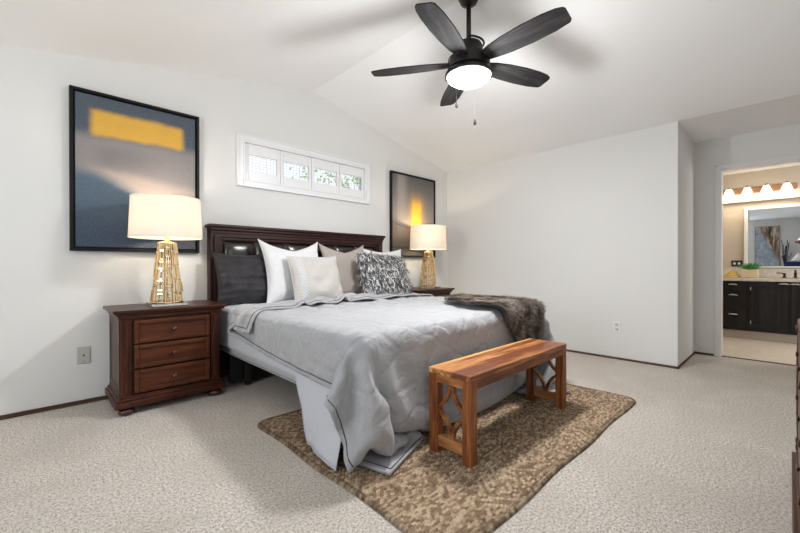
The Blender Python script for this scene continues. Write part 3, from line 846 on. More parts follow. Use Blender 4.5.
COMF_STEPS = [
    [34,4,136,69,7,122,124,17,65,140,17,-8,139,18,-5,139,19,-3,139,17,9,125,13,58,122,14,-64,135,8,33,133,10,-4,136,8,-23,140,13,-6,123,27,50,99,21,46,67,-12,-87,138,-15,7,139,-16,6,140,-12,3,140,-5,-3,141,2,3,140,3,-3,141,4,3,140,6,14,140,13,-10,137,11,0,133,8,0,140,5,-6,140,5,-1,141,3,-8,140,6,-15,139,9,-31,88,14,-107,20,16,-139,7,18,-140,2,21,-140,-7,22,-139,0,21,-139,32,8,-135,55,0,-129,-41,1,-131,-42,-9,-55],
    [57,5,128,56,7,128,126,15,46,138,18,17,139,17,7,138,19,-9,139,18,4,128,13,56,125,13,-58,136,8,28,134,10,-16,138,9,-15,137,4,30,125,29,-26,103,27,76,83,-13,-71,138,-15,6,139,-16,8,134,-16,27,132,-2,-48,139,3,12,140,3,-1,141,4,4,136,5,26,135,12,-28,139,12,-5,137,7,11,140,5,-18,139,4,-4,141,4,-3,139,6,-3,138,7,-26,95,15,-100,30,15,-136,14,17,-138,2,20,-139,7,20,-139,25,12,-138,39,3,-135,-29,14,-135,-89,-26,-106,-47,-18,-48],
    [77,9,117,51,5,130,123,15,52,139,17,-3,139,17,8,138,19,5,136,18,20,131,14,38,130,13,-45,138,8,20,134,9,-30,138,8,14,134,3,38,113,28,-56,106,28,65,115,-12,-54,139,-15,10,131,-21,42,118,-15,-42,139,2,-9,140,3,-4,140,3,0,141,3,2,138,4,18,127,13,-7,139,11,-13,140,8,7,139,4,-17,137,-4,27,140,7,2,136,6,-33,139,11,-21,102,15,-93,46,14,-132,33,14,-136,15,16,-139,22,12,-138,25,11,-138,-42,11,-131,-82,-17,-112,-92,-32,-102,-46,-16,-50],
    [26,-1,136,105,16,89,102,15,84,139,13,10,139,15,9,137,23,-1,132,18,15,135,15,3,139,12,-7,138,12,-1,129,2,-6,135,2,36,139,10,-7,121,13,-54,120,24,5,106,-17,68,139,-6,7,139,-7,9,112,-22,-45,132,13,-34,140,3,-6,139,3,-3,141,2,4,139,4,17,126,1,-10,135,24,-6,139,7,0,136,-1,18,135,-12,-32,139,12,-10,139,12,7,135,10,-18,111,16,-82,47,13,-133,41,14,-134,35,12,-136,24,13,-138,-44,-9,-122,-82,-17,-112,-84,-21,-111,-83,-19,-106,-41,-11,-55],
    [21,34,134,0,36,135,123,28,52,139,12,8,138,15,0,139,14,-11,131,-10,-45,143,3,-10,137,-4,-7,140,24,10,137,25,26,117,-20,8,131,14,11,131,23,-54,143,7,-1,110,21,86,128,-14,17,130,10,13,127,-42,-34,121,28,37,139,-3,1,139,5,-4,129,-15,-47,139,6,-8,134,25,-4,126,-14,-66,144,10,-5,124,14,60,136,0,28,139,11,21,142,19,-22,139,14,-24,112,18,-89,45,3,-133,44,12,-130,49,18,-136,4,12,-141,-65,-14,-123,-81,-17,-114,-58,-16,-129,-94,-25,-106,20,-30,-58],
    [13,90,107,37,100,82,124,35,72,154,9,5,136,20,-14,138,-5,-3,133,-21,5,129,-1,9,130,34,-31,139,22,3,120,-44,36,140,35,-7,131,4,-3,131,4,4,127,-22,26,127,46,-46,144,2,0,118,12,3,139,-18,13,131,4,-3,131,4,0,131,4,-1,132,4,3,131,4,4,133,-19,-6,116,20,-2,149,1,1,140,-5,-61,117,23,67,131,4,-5,150,-5,36,137,50,-37,133,32,-67,81,-15,-128,32,25,-145,-24,2,-153,-8,-5,-134,2,24,-139,-27,-31,-146,-65,-34,-123,-49,-83,-26,-40,-48,-32],
    [75,87,76,100,37,95,81,-14,110,133,9,-8,138,-1,0,144,2,26,131,5,1,131,4,3,131,5,3,131,4,-2,131,5,-5,131,5,-6,131,4,-3,132,5,4,131,4,9,131,5,6,131,4,0,131,5,-4,131,5,-8,131,4,-5,131,5,-3,131,4,-2,131,5,1,131,4,2,131,5,4,132,5,6,131,4,1,131,5,-4,131,4,-5,131,5,-5,123,41,-18,139,9,0,129,4,-41,37,31,-134,51,-15,-124,39,-8,-125,4,4,-141,-54,14,-124,-74,18,-114,-68,1,-117,-12,-21,-140,48,-47,-34],
    [86,14,110,40,-6,133,56,-8,115,140,1,8,140,2,-2,140,6,18,131,5,0,131,4,5,131,5,4,131,5,0,131,4,-6,131,5,-6,131,4,-3,131,5,3,131,4,9,131,5,6,132,4,5,131,5,0,131,4,-4,131,5,-6,131,4,-4,131,5,-4,131,4,-2,131,5,1,131,4,1,131,5,3,131,4,1,131,5,-2,132,4,-5,131,5,-3,136,25,-10,138,14,8,120,13,-64,48,19,-128,2,16,-139,44,-15,-121,11,-1,-128,-41,7,-113,-71,13,-119,-93,6,-104,-59,10,-125,6,-1,-70],
    [60,1,126,-4,-8,140,70,-1,121,141,2,15,141,2,2,140,4,11,131,4,-2,131,5,6,132,4,7,131,5,1,131,4,-3,131,5,-7,131,4,-4,131,5,2,131,4,7,131,4,6,131,5,6,131,4,3,131,5,-2,131,4,-5,132,5,-4,131,4,-3,131,5,0,131,4,1,131,5,1,131,4,0,131,5,-2,131,4,-5,131,5,-5,131,4,-1,138,19,-6,140,14,0,125,13,-57,46,17,-132,0,15,-140,-3,12,-139,41,-8,-126,23,6,-129,-83,4,-109,-92,6,-106,-95,3,-102,-37,9,-60],
    [39,-4,134,-4,-5,140,62,-3,122,135,1,29,140,1,1,137,9,20,135,4,-17,135,8,13,131,4,8,131,5,3,131,4,-4,132,5,-6,131,4,-5,131,4,0,131,5,6,131,4,6,131,5,6,131,4,2,131,5,-3,131,4,-6,131,4,-2,131,5,1,131,4,5,132,5,5,131,4,-1,131,5,-4,131,4,-6,131,5,-6,131,4,-4,131,4,2,141,12,-2,141,15,-7,128,13,-57,39,15,-133,4,14,-140,3,13,-140,-5,12,-140,23,5,-134,14,10,-131,-89,7,-108,-103,-4,-95,-51,0,-49],
    [22,-5,138,-4,-5,140,53,-2,128,132,0,39,136,6,23,136,7,-23,138,5,0,138,3,17,130,5,17,135,5,-29,133,4,0,132,5,29,129,3,-20,138,5,-14,128,6,40,130,3,-36,134,5,3,137,5,3,128,4,-3,128,6,-7,135,7,32,132,4,-24,131,6,1,134,4,11,127,4,-4,134,3,25,131,7,-42,133,4,34,132,4,-32,131,3,3,138,8,-1,140,14,-2,128,13,-54,37,15,-136,3,13,-139,1,12,-140,-2,13,-140,-11,13,-139,21,10,-137,-12,15,-132,-100,-1,-98,-52,-1,-48],
    [12,-5,139,8,-4,138,36,-1,133,121,3,67,138,6,-16,140,3,0,139,3,1,140,4,2,132,4,28,134,4,-29,136,4,-1,131,5,35,130,3,-31,139,5,-5,127,6,41,128,4,-41,137,4,1,139,5,2,125,4,-2,134,5,-1,132,7,35,132,5,-34,132,6,-1,139,5,8,132,5,23,133,5,-17,132,5,-2,138,9,-4,131,1,13,136,8,-17,133,2,-2,139,12,3,128,14,-56,32,13,-140,-1,13,-140,-2,12,-140,0,13,-140,-10,13,-140,-8,14,-139,24,13,-138,-63,11,-121,-51,0,-49],
    [7,-4,140,4,-3,140,31,-1,136,118,3,62,140,4,-1,140,3,0,139,4,0,140,3,-1,134,3,29,134,5,-28,139,3,-1,130,4,36,131,5,-36,140,4,0,126,5,42,127,5,-42,139,4,1,140,4,0,123,5,-1,139,6,1,129,6,37,133,5,-38,135,6,1,140,6,-1,133,4,38,135,6,-38,136,6,33,135,8,-33,136,5,24,133,4,-18,139,10,-3,135,5,1,123,13,-61,28,12,-138,-1,13,-140,-1,13,-140,-1,12,-139,-5,13,-140,-11,13,-140,9,14,-139,-22,16,-135,-41,3,-57],
    [6,-3,140,6,-3,140,20,0,138,115,2,72,140,4,0,140,3,0,139,3,0,140,3,0,136,3,25,135,4,-25,140,3,-1,131,4,35,131,5,-35,140,4,0,126,5,42,126,5,-42,140,4,1,141,4,-1,125,5,1,140,6,-1,128,6,40,133,5,-39,138,6,1,139,6,-1,139,6,12,132,4,-5,137,7,12,135,7,-15,139,9,-5,136,4,33,135,6,-33,139,9,0,118,11,-62,34,12,-137,-12,11,-140,0,13,-139,0,12,-140,-3,13,-140,-8,13,-140,-4,14,-139,-3,15,-139,-25,8,-65],
    [5,-2,140,5,-2,140,16,0,139,109,2,81,140,3,2,140,3,0,140,3,0,140,3,0,137,2,21,136,4,-21,141,4,-1,131,3,34,132,5,-34,140,4,0,127,5,43,126,5,-43,140,4,1,140,4,-1,129,5,1,140,6,-1,130,5,35,130,6,-35,140,6,3,139,6,-3,140,7,0,137,5,24,136,7,-20,136,6,18,137,8,-22,139,8,2,137,5,21,136,8,-21,116,10,-70,19,12,-138,17,11,-138,-16,12,-139,-2,12,-139,-2,13,-140,-3,13,-140,-8,14,-139,-2,15,-140,-10,8,-69],
    [4,-1,141,3,-1,140,16,0,139,101,2,89,140,2,6,140,3,-1,140,3,0,139,3,0,139,2,16,138,4,-17,140,3,0,132,3,32,133,5,-32,140,4,0,127,5,43,126,5,-43,140,4,1,140,4,-1,132,5,1,140,6,0,135,5,24,127,6,-24,139,6,1,140,7,-1,140,6,0,138,5,15,138,7,-16,136,6,28,137,8,-28,139,8,0,140,8,4,135,5,-3,114,11,-74,22,12,-137,-6,12,-139,16,11,-139,-15,11,-139,-11,13,-139,2,13,-140,-2,14,-139,-4,14,-140,-5,8,-69],
    [4,-1,140,2,-1,141,12,1,139,95,2,97,139,2,8,140,2,-1,140,3,0,140,3,0,140,2,10,139,4,-10,140,3,-1,133,2,30,134,5,-30,140,4,0,128,4,42,126,6,-42,140,4,1,140,5,-1,135,5,2,140,5,-1,138,6,10,125,5,-9,139,6,-1,140,7,0,140,6,0,139,6,0,139,6,2,138,7,13,135,7,-13,140,8,-2,139,8,0,139,7,-1,111,10,-76,26,11,-138,-6,12,-139,-6,12,-139,10,12,-140,-11,11,-139,-14,13,-139,4,13,-139,-2,14,-140,-7,8,-69],
    [3,0,141,3,0,140,9,0,140,87,2,103,139,2,11,140,2,-1,140,3,0,140,2,0,140,3,1,140,3,-1,140,3,0,135,3,26,135,4,-27,140,4,0,128,4,41,127,6,-41,140,5,1,140,4,-1,137,5,1,140,6,0,140,5,3,125,6,-2,139,6,-1,140,6,0,140,6,0,139,7,0,140,6,0,140,7,3,136,6,9,138,8,-12,140,8,0,139,8,-2,109,9,-78,16,12,-138,11,11,-139,-12,12,-140,-1,12,-139,-1,11,-140,-9,13,-139,-3,13,-139,-2,13,-139,-9,8,-70],
    [1,0,141,3,0,140,8,1,140,79,1,109,139,2,14,140,2,-1,140,3,0,140,2,0,140,3,0,140,3,0,140,3,0,137,2,23,136,5,-24,140,3,1,129,4,39,127,6,-40,140,5,1,140,4,-1,140,5,1,139,6,0,140,5,0,127,6,1,140,6,-1,139,6,0,140,6,0,140,6,0,139,7,0,140,7,-1,139,6,17,138,8,-16,139,8,0,140,8,-2,108,9,-80,18,12,-138,-2,11,-140,3,12,-139,-6,12,-140,-18,12,-139,4,11,-139,-3,13,-140,-1,13,-140,-10,7,-69],
    [0,0,140,3,1,140,5,0,141,72,1,115,139,2,16,140,2,-1,140,2,0,140,3,0,140,3,0,140,3,0,141,2,0,137,3,18,138,4,-18,140,4,-1,129,3,38,129,6,-38,140,5,1,140,5,-1,140,5,1,140,5,0,140,5,-1,129,6,2,140,6,-1,140,6,0,139,6,0,140,6,0,140,7,0,140,6,-1,139,7,10,139,8,-9,139,8,0,140,8,-2,107,10,-82,21,11,-138,-8,11,-139,0,12,-140,1,11,-140,-17,12,-139,-8,12,-139,1,13,-140,-3,13,-140,-6,6,-69],
    [-1,0,141,2,1,140,4,0,140,65,1,120,139,2,20,140,2,-1,140,2,0,140,3,0,140,2,0,140,3,0,140,3,0,139,2,13,139,5,-14,140,3,0,130,4,36,131,5,-36,140,5,1,140,5,0,140,5,0,140,5,0,140,5,-1,132,6,2,139,6,-1,140,6,0,140,6,0,140,6,0,139,7,0,140,6,0,140,7,3,139,7,-3,140,8,0,140,9,-2,107,10,-83,19,10,-138,-7,12,-139,0,11,-140,0,12,-140,-10,12,-140,-15,12,-139,-5,12,-139,-3,13,-140,-1,6,-70],
    [-1,0,140,1,1,140,3,0,141,60,1,123,137,2,25,140,2,-1,140,2,0,140,2,0,140,3,0,140,3,0,140,3,0,140,2,7,139,4,-7,140,3,-1,132,4,33,132,6,-33,140,5,1,140,4,0,140,6,0,141,5,0,139,5,-1,135,5,2,140,6,-1,139,6,0,140,6,0,140,6,0,140,7,0,140,6,0,139,7,0,140,7,0,140,8,0,140,9,-3,107,9,-82,16,11,-138,-4,12,-140,0,11,-140,0,12,-140,-8,11,-140,-15,12,-139,-9,12,-139,1,13,-140,1,6,-70],
    [-2,1,140,-1,0,140,3,1,140,54,0,127,136,1,30,140,2,-1,140,2,0,140,3,0,140,3,0,140,3,0,140,2,0,140,3,0,140,4,0,140,3,-1,134,3,29,134,6,-29,140,5,1,140,5,0,140,5,0,140,5,0,140,5,-1,137,5,2,140,6,-1,140,6,0,139,6,0,140,6,0,140,7,0,140,6,0,140,7,0,140,7,0,139,8,0,140,8,-3,107,10,-82,14,11,-139,-1,11,-140,1,12,-140,-1,11,-140,-10,12,-139,-14,12,-139,-5,12,-140,7,12,-140,4,6,-69],
    [-2,1,140,-2,1,140,2,0,140,50,0,129,133,1,36,141,2,-1,140,2,0,140,2,0,140,3,0,140,3,0,140,3,0,140,3,0,140,3,0,140,4,0,136,2,24,136,6,-24,140,5,0,140,5,0,140,5,0,140,5,0,140,5,-1,139,6,2,140,6,-1,139,6,0,140,5,0,140,7,0,140,6,0,140,6,0,140,6,0,140,7,0,140,8,0,140,9,-3,107,10,-82,14,11,-139,-1,11,-140,1,12,-140,-2,11,-140,-12,11,-139,-11,12,-139,4,13,-140,12,12,-139,5,6,-70],
    [-1,1,141,-2,1,140,1,0,140,45,0,130,131,0,42,140,2,-1,140,2,0,141,3,0,140,3,0,140,3,0,140,3,0,140,3,0,140,3,0,141,3,0,137,3,18,138,6,-18,140,5,0,140,4,0,140,5,0,140,5,0,140,5,-1,140,6,1,140,6,0,140,6,0,140,6,0,140,6,0,140,6,0,140,6,0,140,6,0,140,7,0,140,7,0,140,9,-2,107,10,-83,16,11,-138,-1,12,-140,1,11,-140,-2,12,-140,-16,11,-140,1,12,-139,12,13,-140,12,13,-139,6,5,-69],
    [0,2,141,-2,0,140,1,0,140,39,-1,133,129,0,47,140,2,-2,140,2,0,141,3,0,140,3,0,140,3,0,140,3,0,141,3,0,140,4,0,140,3,0,139,3,11,139,5,-11,140,5,0,141,5,0,140,5,0,140,5,0,140,5,0,140,5,0,140,6,0,141,6,0,140,6,0,140,5,0,140,6,0,141,6,0,140,6,0,140,7,0,140,8,1,140,8,-3,108,10,-82,15,12,-139,-1,12,-139,0,11,-140,0,11,-140,-5,12,-140,15,14,-139,10,13,-139,11,12,-140,6,6,-69],
    [0,2,140,-2,1,140,1,0,140,34,-2,135,127,-1,51,140,2,-1,140,3,0,141,3,0,140,3,0,141,3,0,140,3,0,140,3,0,141,3,0,140,3,0,140,4,0,140,4,0,140,5,0,141,5,0,140,5,0,140,5,0,141,5,0,140,6,0,141,5,0,140,6,0,140,6,0,141,5,0,140,6,0,141,6,0,140,6,0,140,6,0,140,8,1,141,8,-2,108,11,-81,16,12,-139,0,12,-140,4,11,-140,9,13,-139,17,15,-139,9,13,-140,7,11,-139,10,12,-140,5,6,-70],
    [0,2,140,-2,0,140,0,0,140,30,-2,137,125,-1,56,140,1,0,140,3,-1,141,3,0,141,3,0,140,4,0,141,3,0,141,3,0,140,3,0,141,3,0,140,4,0,140,4,0,141,5,0,140,5,0,141,4,0,140,5,0,141,6,0,140,5,0,141,5,0,141,6,0,140,6,0,141,5,0,141,6,0,141,5,0,140,6,0,141,7,0,140,7,1,141,8,-2,109,11,-80,18,13,-139,12,13,-140,20,14,-138,16,15,-139,10,13,-140,9,12,-140,8,12,-139,10,12,-140,5,5,-70],
    [2,1,140,0,1,140,-2,0,140,26,-2,139,121,-4,60,141,3,2,141,3,-1,141,3,-1,140,3,0,141,3,0,141,3,0,141,3,0,141,4,0,140,3,0,141,3,0,140,5,0,141,4,0,141,5,0,140,5,0,141,5,0,141,5,0,140,5,0,141,6,0,141,5,0,141,6,0,141,5,0,141,6,0,141,5,0,141,6,0,141,6,0,140,7,2,141,8,-3,110,12,-80,31,15,-138,23,13,-138,15,14,-140,10,13,-140,8,13,-140,8,13,-140,8,12,-140,8,11,-139,4,6,-70],
    [20,-6,138,20,-6,139,17,-3,139,6,-1,142,126,-9,67,145,6,-1,142,4,0,141,3,-1,141,3,0,141,3,0,141,3,1,141,3,0,140,3,-1,141,4,-1,141,3,1,141,4,1,140,5,1,141,5,0,141,4,0,141,5,0,140,6,0,141,5,-1,141,5,0,141,6,-1,141,5,0,141,6,0,141,5,0,141,6,0,141,5,1,142,6,0,141,6,1,144,7,0,109,14,-84,19,16,-140,5,17,-139,4,17,-140,4,16,-139,5,14,-140,4,14,-140,6,13,-140,8,12,-139,4,5,-70],
    [21,-14,138,23,-27,136,57,-48,117,100,-3,88,106,-46,80,144,7,11,141,6,1,140,3,2,141,2,2,141,2,2,141,2,2,140,2,3,141,2,2,141,3,2,141,3,3,141,4,2,141,4,2,140,4,2,141,5,2,141,4,2,141,5,2,141,5,2,140,5,1,141,5,2,141,5,1,141,6,1,141,5,2,142,5,2,141,6,1,141,6,1,142,4,2,142,3,-2,120,19,-85,10,18,-144,-1,17,-139,2,17,-139,-3,17,-139,-13,18,-139,-6,18,-139,-5,18,-139,-4,19,-140,-1,9,-69],
    [62,-52,113,101,-23,93,97,40,91,85,-64,86,86,-43,63,129,5,13,136,20,-2,140,-1,3,140,0,3,140,0,3,141,0,3,140,0,4,141,0,3,140,1,4,141,1,4,141,0,4,141,0,5,141,1,5,140,0,4,141,3,4,141,3,4,141,1,5,140,1,5,141,2,4,141,2,5,141,2,6,141,1,6,141,2,6,140,3,5,141,3,5,140,3,4,139,-6,-3,114,31,-73,79,29,-104,7,37,-135,-4,5,-141,-3,12,-140,-2,17,-140,-2,20,-140,-2,23,-138,-1,30,-137,0,21,-68],
    [109,13,87,98,41,92,95,-32,86,23,-106,89,103,14,42,118,2,11,135,23,0,139,10,1,140,-3,3,140,0,3,140,0,3,141,1,4,140,0,3,141,0,4,141,0,4,140,1,4,141,0,4,141,0,5,140,0,5,141,0,4,141,0,4,140,0,5,141,0,5,141,0,5,140,1,6,141,-1,5,140,0,6,140,1,6,140,0,5,140,1,6,140,2,4,137,-5,5,101,-11,-43,49,55,-100,101,-9,-93,63,58,-110,11,53,-130,-2,29,-137,-3,20,-139,-1,22,-138,-6,49,-132,-3,21,-67],
    [100,37,91,106,-13,85,29,-103,88,52,-94,83,92,58,28,108,13,10,135,-10,4,133,41,-4,140,0,3,141,-1,3,140,0,3,140,1,4,141,1,3,140,1,4,141,0,4,140,0,4,141,0,4,141,0,4,140,0,5,141,0,4,140,0,5,141,0,4,141,0,5,140,0,5,140,0,6,141,0,5,140,0,6,140,0,6,140,2,5,140,2,6,139,-13,5,134,17,5,85,-104,-4,24,86,-100,70,43,-98,103,-18,-92,94,33,-98,53,65,-112,17,59,-126,1,42,-134,-5,29,-138,-5,10,-69],
    [110,-4,84,54,-94,85,8,-107,90,98,-62,71,76,76,20,105,57,10,118,-63,5,132,46,-5,139,20,0,140,-1,3,140,1,3,141,1,3,140,1,4,140,1,3,141,0,4,141,0,4,140,0,5,141,0,4,140,0,4,141,1,4,140,0,5,141,0,5,140,-1,5,141,0,5,140,0,5,140,1,6,140,-1,5,140,1,6,140,5,5,141,1,6,137,-24,6,137,26,5,35,-99,9,75,-9,-72,-1,96,-101,92,25,-97,104,-16,-92,103,15,-94,83,51,-100,51,68,-112,15,55,-128,-2,16,-68],
    [71,-84,82,11,-106,91,38,-101,85,124,-22,58,97,71,32,56,103,-7,104,-91,3,136,26,-2,135,37,-2,140,8,2,141,1,3,140,2,3,140,1,4,141,1,3,140,0,4,141,1,4,140,0,4,141,0,4,140,0,5,141,0,4,140,0,4,141,0,5,140,0,5,140,1,5,141,0,5,140,0,6,140,0,5,140,2,6,140,6,5,140,-5,6,138,-20,6,138,28,5,33,-98,10,32,-92,-26,24,88,-104,33,86,-102,101,11,-96,106,-8,-92,104,8,-93,96,36,-96,86,57,-94,39,42,-43],
    [19,-107,90,18,-106,88,86,-73,73,129,7,52,116,54,46,4,137,-26,100,-82,3,134,-13,0,133,41,-3,139,20,1,141,5,2,140,3,3,140,2,4,141,1,3,140,1,4,141,0,4,140,0,4,141,0,4,140,0,4,141,0,4,140,0,5,140,1,5,141,0,4,140,2,5,140,1,5,141,0,6,140,0,5,140,4,6,140,6,5,139,-13,6,139,-7,6,137,24,5,35,-103,10,-50,-112,15,74,24,-100,14,96,-102,73,56,-102,103,15,-95,105,0,-92,98,22,-94,71,96,-69,27,65,1],
    [35,-107,83,80,-84,78,93,-44,61,130,18,51,104,70,42,-19,110,7,132,-23,-17,93,-65,-14,137,27,-1,138,28,-1,140,12,2,140,6,2,140,4,4,141,1,3,140,0,4,141,0,4,140,1,4,141,0,4,140,0,4,141,0,4,140,1,4,140,1,5,141,1,5,140,2,5,140,2,5,141,0,5,140,1,5,140,6,6,140,4,5,139,-15,6,138,17,7,135,13,9,22,-112,7,-93,-96,33,68,-62,-70,41,81,-106,44,80,-103,98,24,-97,106,8,-91,74,73,-85,55,128,-9,27,65,0],
    [99,-45,89,93,-28,100,57,-60,27,126,-31,40,94,86,42,-69,109,4,129,-12,-15,111,-65,-17,139,-8,-2,140,18,0,139,17,1,140,10,2,140,7,3,141,2,3,140,1,4,141,0,4,140,0,4,141,1,4,140,0,4,141,2,4,140,1,4,141,2,5,140,3,4,140,2,5,141,1,5,140,2,5,140,4,5,140,6,6,140,1,5,140,-8,6,137,28,8,138,15,10,-6,-125,8,-104,-82,39,14,-114,-26,74,39,-110,41,84,-105,97,24,-95,78,63,-84,56,128,-1,58,128,6,30,63,2],
    [111,-66,52,71,-10,112,66,-91,-13,102,-90,7,92,89,41,-75,108,2,94,37,42,121,-50,-47,134,-36,-20,138,-26,-10,141,-3,0,140,10,2,140,7,3,141,4,3,140,2,4,140,1,3,141,1,4,141,1,4,140,0,4,141,2,4,140,2,4,141,4,4,140,3,5,141,3,4,140,4,5,141,4,5,140,6,5,140,6,6,140,2,5,140,2,7,140,13,8,136,32,9,-46,-126,16,-89,-101,36,-54,-95,18,81,-21,-106,72,53,-108,68,76,-92,54,128,10,55,129,1,61,117,-32,62,-22,-23],
    [117,-69,10,87,-30,90,59,-106,-47,84,-112,-15,36,89,30,33,103,83,-1,58,-22,138,-1,24,136,-34,-1,133,-34,-31,127,-34,-48,132,-25,-34,140,-10,-5,141,-8,0,140,-7,2,141,-5,3,141,-4,4,140,-4,4,141,-1,4,141,0,4,141,3,5,141,6,4,140,6,4,141,7,4,140,8,4,140,8,5,141,9,6,140,10,6,140,13,7,138,19,10,126,49,34,116,-23,-14,-59,-125,20,-93,-94,41,-84,-92,41,69,-71,-92,66,69,-102,56,120,-32,55,129,4,57,127,-5,121,-27,-39,65,-27,-3],
    [120,-15,59,105,-51,30,67,-114,-46,88,-110,-3,65,-12,69,11,89,49,-36,105,-84,87,66,45,139,-7,17,138,-23,-7,130,-34,-40,117,-32,-66,139,-16,-12,140,-14,-6,140,-13,-3,140,-12,-1,140,-12,-1,140,-12,0,140,-11,-1,139,-5,2,139,1,0,140,9,1,140,9,2,141,10,4,140,11,6,140,11,8,137,14,19,140,12,0,140,14,3,139,21,8,134,28,23,58,-50,-6,-69,-115,27,-77,-115,22,-102,-69,65,36,-94,-53,59,82,-87,55,129,3,56,127,-1,108,6,-46,129,-53,6,65,-27,-3],
    [132,44,0,132,49,8,96,-74,32,87,-109,17,87,-96,15,19,108,71,-37,114,-55,-23,108,-53,136,-18,12,138,2,4,130,-10,24,116,-19,-73,140,-14,2,140,-13,0,139,-13,0,140,-13,0,140,-12,0,139,-12,0,140,-13,-2,133,-9,39,128,7,-37,140,9,0,140,9,0,140,9,0,140,10,0,140,11,1,139,11,8,134,16,34,139,14,-2,135,19,6,134,13,11,-11,-103,-49,-72,-104,51,-71,-112,23,-59,-63,60,-25,-117,-36,53,76,-70,56,129,9,94,35,-50,130,-52,2,130,-54,-1,64,-27,-2],
    [133,46,2,132,47,-2,132,45,-10,105,-27,56,90,-108,-6,31,35,45,-20,122,-21,-32,99,-68,16,104,61,140,-2,14,136,-8,-17,122,-16,-53,140,-14,1,139,-13,0,140,-13,0,140,-13,0,139,-12,0,140,-12,0,140,-13,-2,125,-9,53,116,6,-52,140,9,1,140,9,0,140,10,0,140,10,0,140,11,0,140,10,0,132,15,35,137,15,10,136,11,33,95,-14,-74,-59,-127,-2,-60,-127,-4,-66,-108,58,-62,-77,91,-27,-112,-34,35,84,-60,78,67,-56,130,-53,0,130,-53,0,130,-53,3,65,-27,4],
    [132,47,0,132,47,0,133,47,3,131,46,4,118,16,38,58,-46,63,-21,100,-78,-25,131,-31,-25,138,2,57,72,63,134,-9,-27,131,-14,-36,139,-14,1,140,-13,0,140,-13,0,139,-12,0,140,-13,0,140,-12,0,139,-12,-1,118,-10,60,104,5,-61,140,9,2,140,10,0,140,9,0,140,11,0,140,10,0,140,11,0,139,11,2,126,16,60,138,13,16,9,-76,-79,-60,-126,3,-61,-126,-5,-60,-127,4,-61,-91,85,-46,-114,45,52,64,-110,126,-47,-25,130,-53,3,130,-54,-1,130,-53,0,65,-27,0],
    [133,47,0,132,47,0,132,47,-1,132,48,4,131,47,-3,112,17,49,-2,126,-35,-24,137,-11,-25,138,-3,-26,138,0,97,34,30,134,-14,-29,139,-13,1,140,-14,0,139,-13,0,140,-12,0,140,-12,0,139,-12,0,140,-13,0,111,-10,65,91,5,-67,140,9,2,140,9,0,140,10,0,140,10,0,139,11,0,140,10,0,140,11,-1,117,8,64,124,4,-34,-56,-118,-19,-61,-126,-12,-61,-127,-1,-59,-126,0,-56,-125,26,-39,-120,38,87,-62,-62,130,-52,2,130,-53,-2,130,-53,-1,129,-54,0,65,-26,0],
    [132,47,0,132,47,0,132,47,2,133,48,1,132,48,-1,121,68,0,31,137,6,-24,138,-8,-25,139,-1,-26,138,1,36,87,24,136,-14,-23,140,-13,0,139,-13,1,140,-13,0,139,-12,0,140,-13,0,140,-12,0,139,-12,0,107,-10,68,86,4,-70,140,9,2,140,10,0,139,9,0,140,11,0,140,10,0,139,11,-1,140,11,0,120,8,60,87,-20,-56,-65,-125,-5,-62,-126,0,-61,-127,-1,-60,-127,-1,-54,-130,7,7,-140,-2,66,-121,-3,130,-52,0,130,-53,0,130,-53,0,129,-54,0,65,-26,0],
]

# ------------------------------------------------------------------ bed
BDX0, BDX1 = 1.16, 3.12
BCX = 2.14
M_espresso = wood('espresso_wood', (.012, .0045, .004), (.030, .011, .009), (.060, .024, .018), 'x', .42, 1.0, spread=.2)
M_espresso_v = wood('espresso_wood_vertical', (.012, .0045, .004), (.030, .011, .009), (.060, .024, .018), 'z', .42, 1.0, spread=.2)
s_ = N('dark_brown_leather'); v_ = s_.coord()
s_.set(color=(.014, .0095, .0085), rough=.22, spec=.7)
s_.bump(s_.math('ADD', s_.noise(v_, 300, 2), s_.noise(v_, 14, 3)), .12, .004)
M_leather = s_.m
M_frame_dark = plain('dark_bed_frame', (.012, .011, .012), .5)

bed = thing('bed', 'king bed with tall dark wood headboard and tufted leather panels', 'bed', (BCX, 3.6, 0))
def bx(*a, **k):   # world coordinates into the bed's own
    return (a[0] - BCX, a[1] - BCX, a[2] - 3.6, a[3] - 3.6, a[4], a[5])
HX0, HX1 = 1.125, 3.155
hb = obj('headboard', B(*bx(HX0 + .03, HX1 - .03, 3.585, 3.635, .05, 1.33)), M_espresso, bed)
for x in (HX0, HX1):
    bm = bmesh.new()
    s = 1 if x == HX0 else -1
    a, b = sorted((x, x + s * .105))
    box(bm, *bx(a, b, 3.555, 3.64, 0, 1.34), bev=.006)
    a, b = sorted((x + s * .03, x + s * .085))
    box(bm, *bx(a, b, 3.535, 3.57, .3, 1.29), bev=.008, seg=3)
    obj('stile', bm, M_espresso_v, hb)
bm = bmesh.new()
box(bm, *bx(HX0 - .018, HX1 + .018, 3.515, 3.645, 1.362, 1.392), bev=.010, seg=3)
box(bm, *bx(HX0 - .006, HX1 + .006, 3.530, 3.64, 1.335, 1.366), bev=.012, seg=3)
box(bm, *bx(HX0, HX1, 3.545, 3.64, 1.31, 1.34), bev=.006, seg=3)
obj('crown_rail', bm, M_espresso, hb)
bm = bmesh.new()
box(bm, *bx(HX0 + .03, HX1 - .03, 3.553, 3.60, 1.275, 1.315), bev=.010, seg=3)
box(bm, *bx(HX0 + .08, HX1 - .08, 3.565, 3.60, 1.252, 1.280), bev=.008, seg=3)
obj('inner_rail', bm, M_espresso, hb)
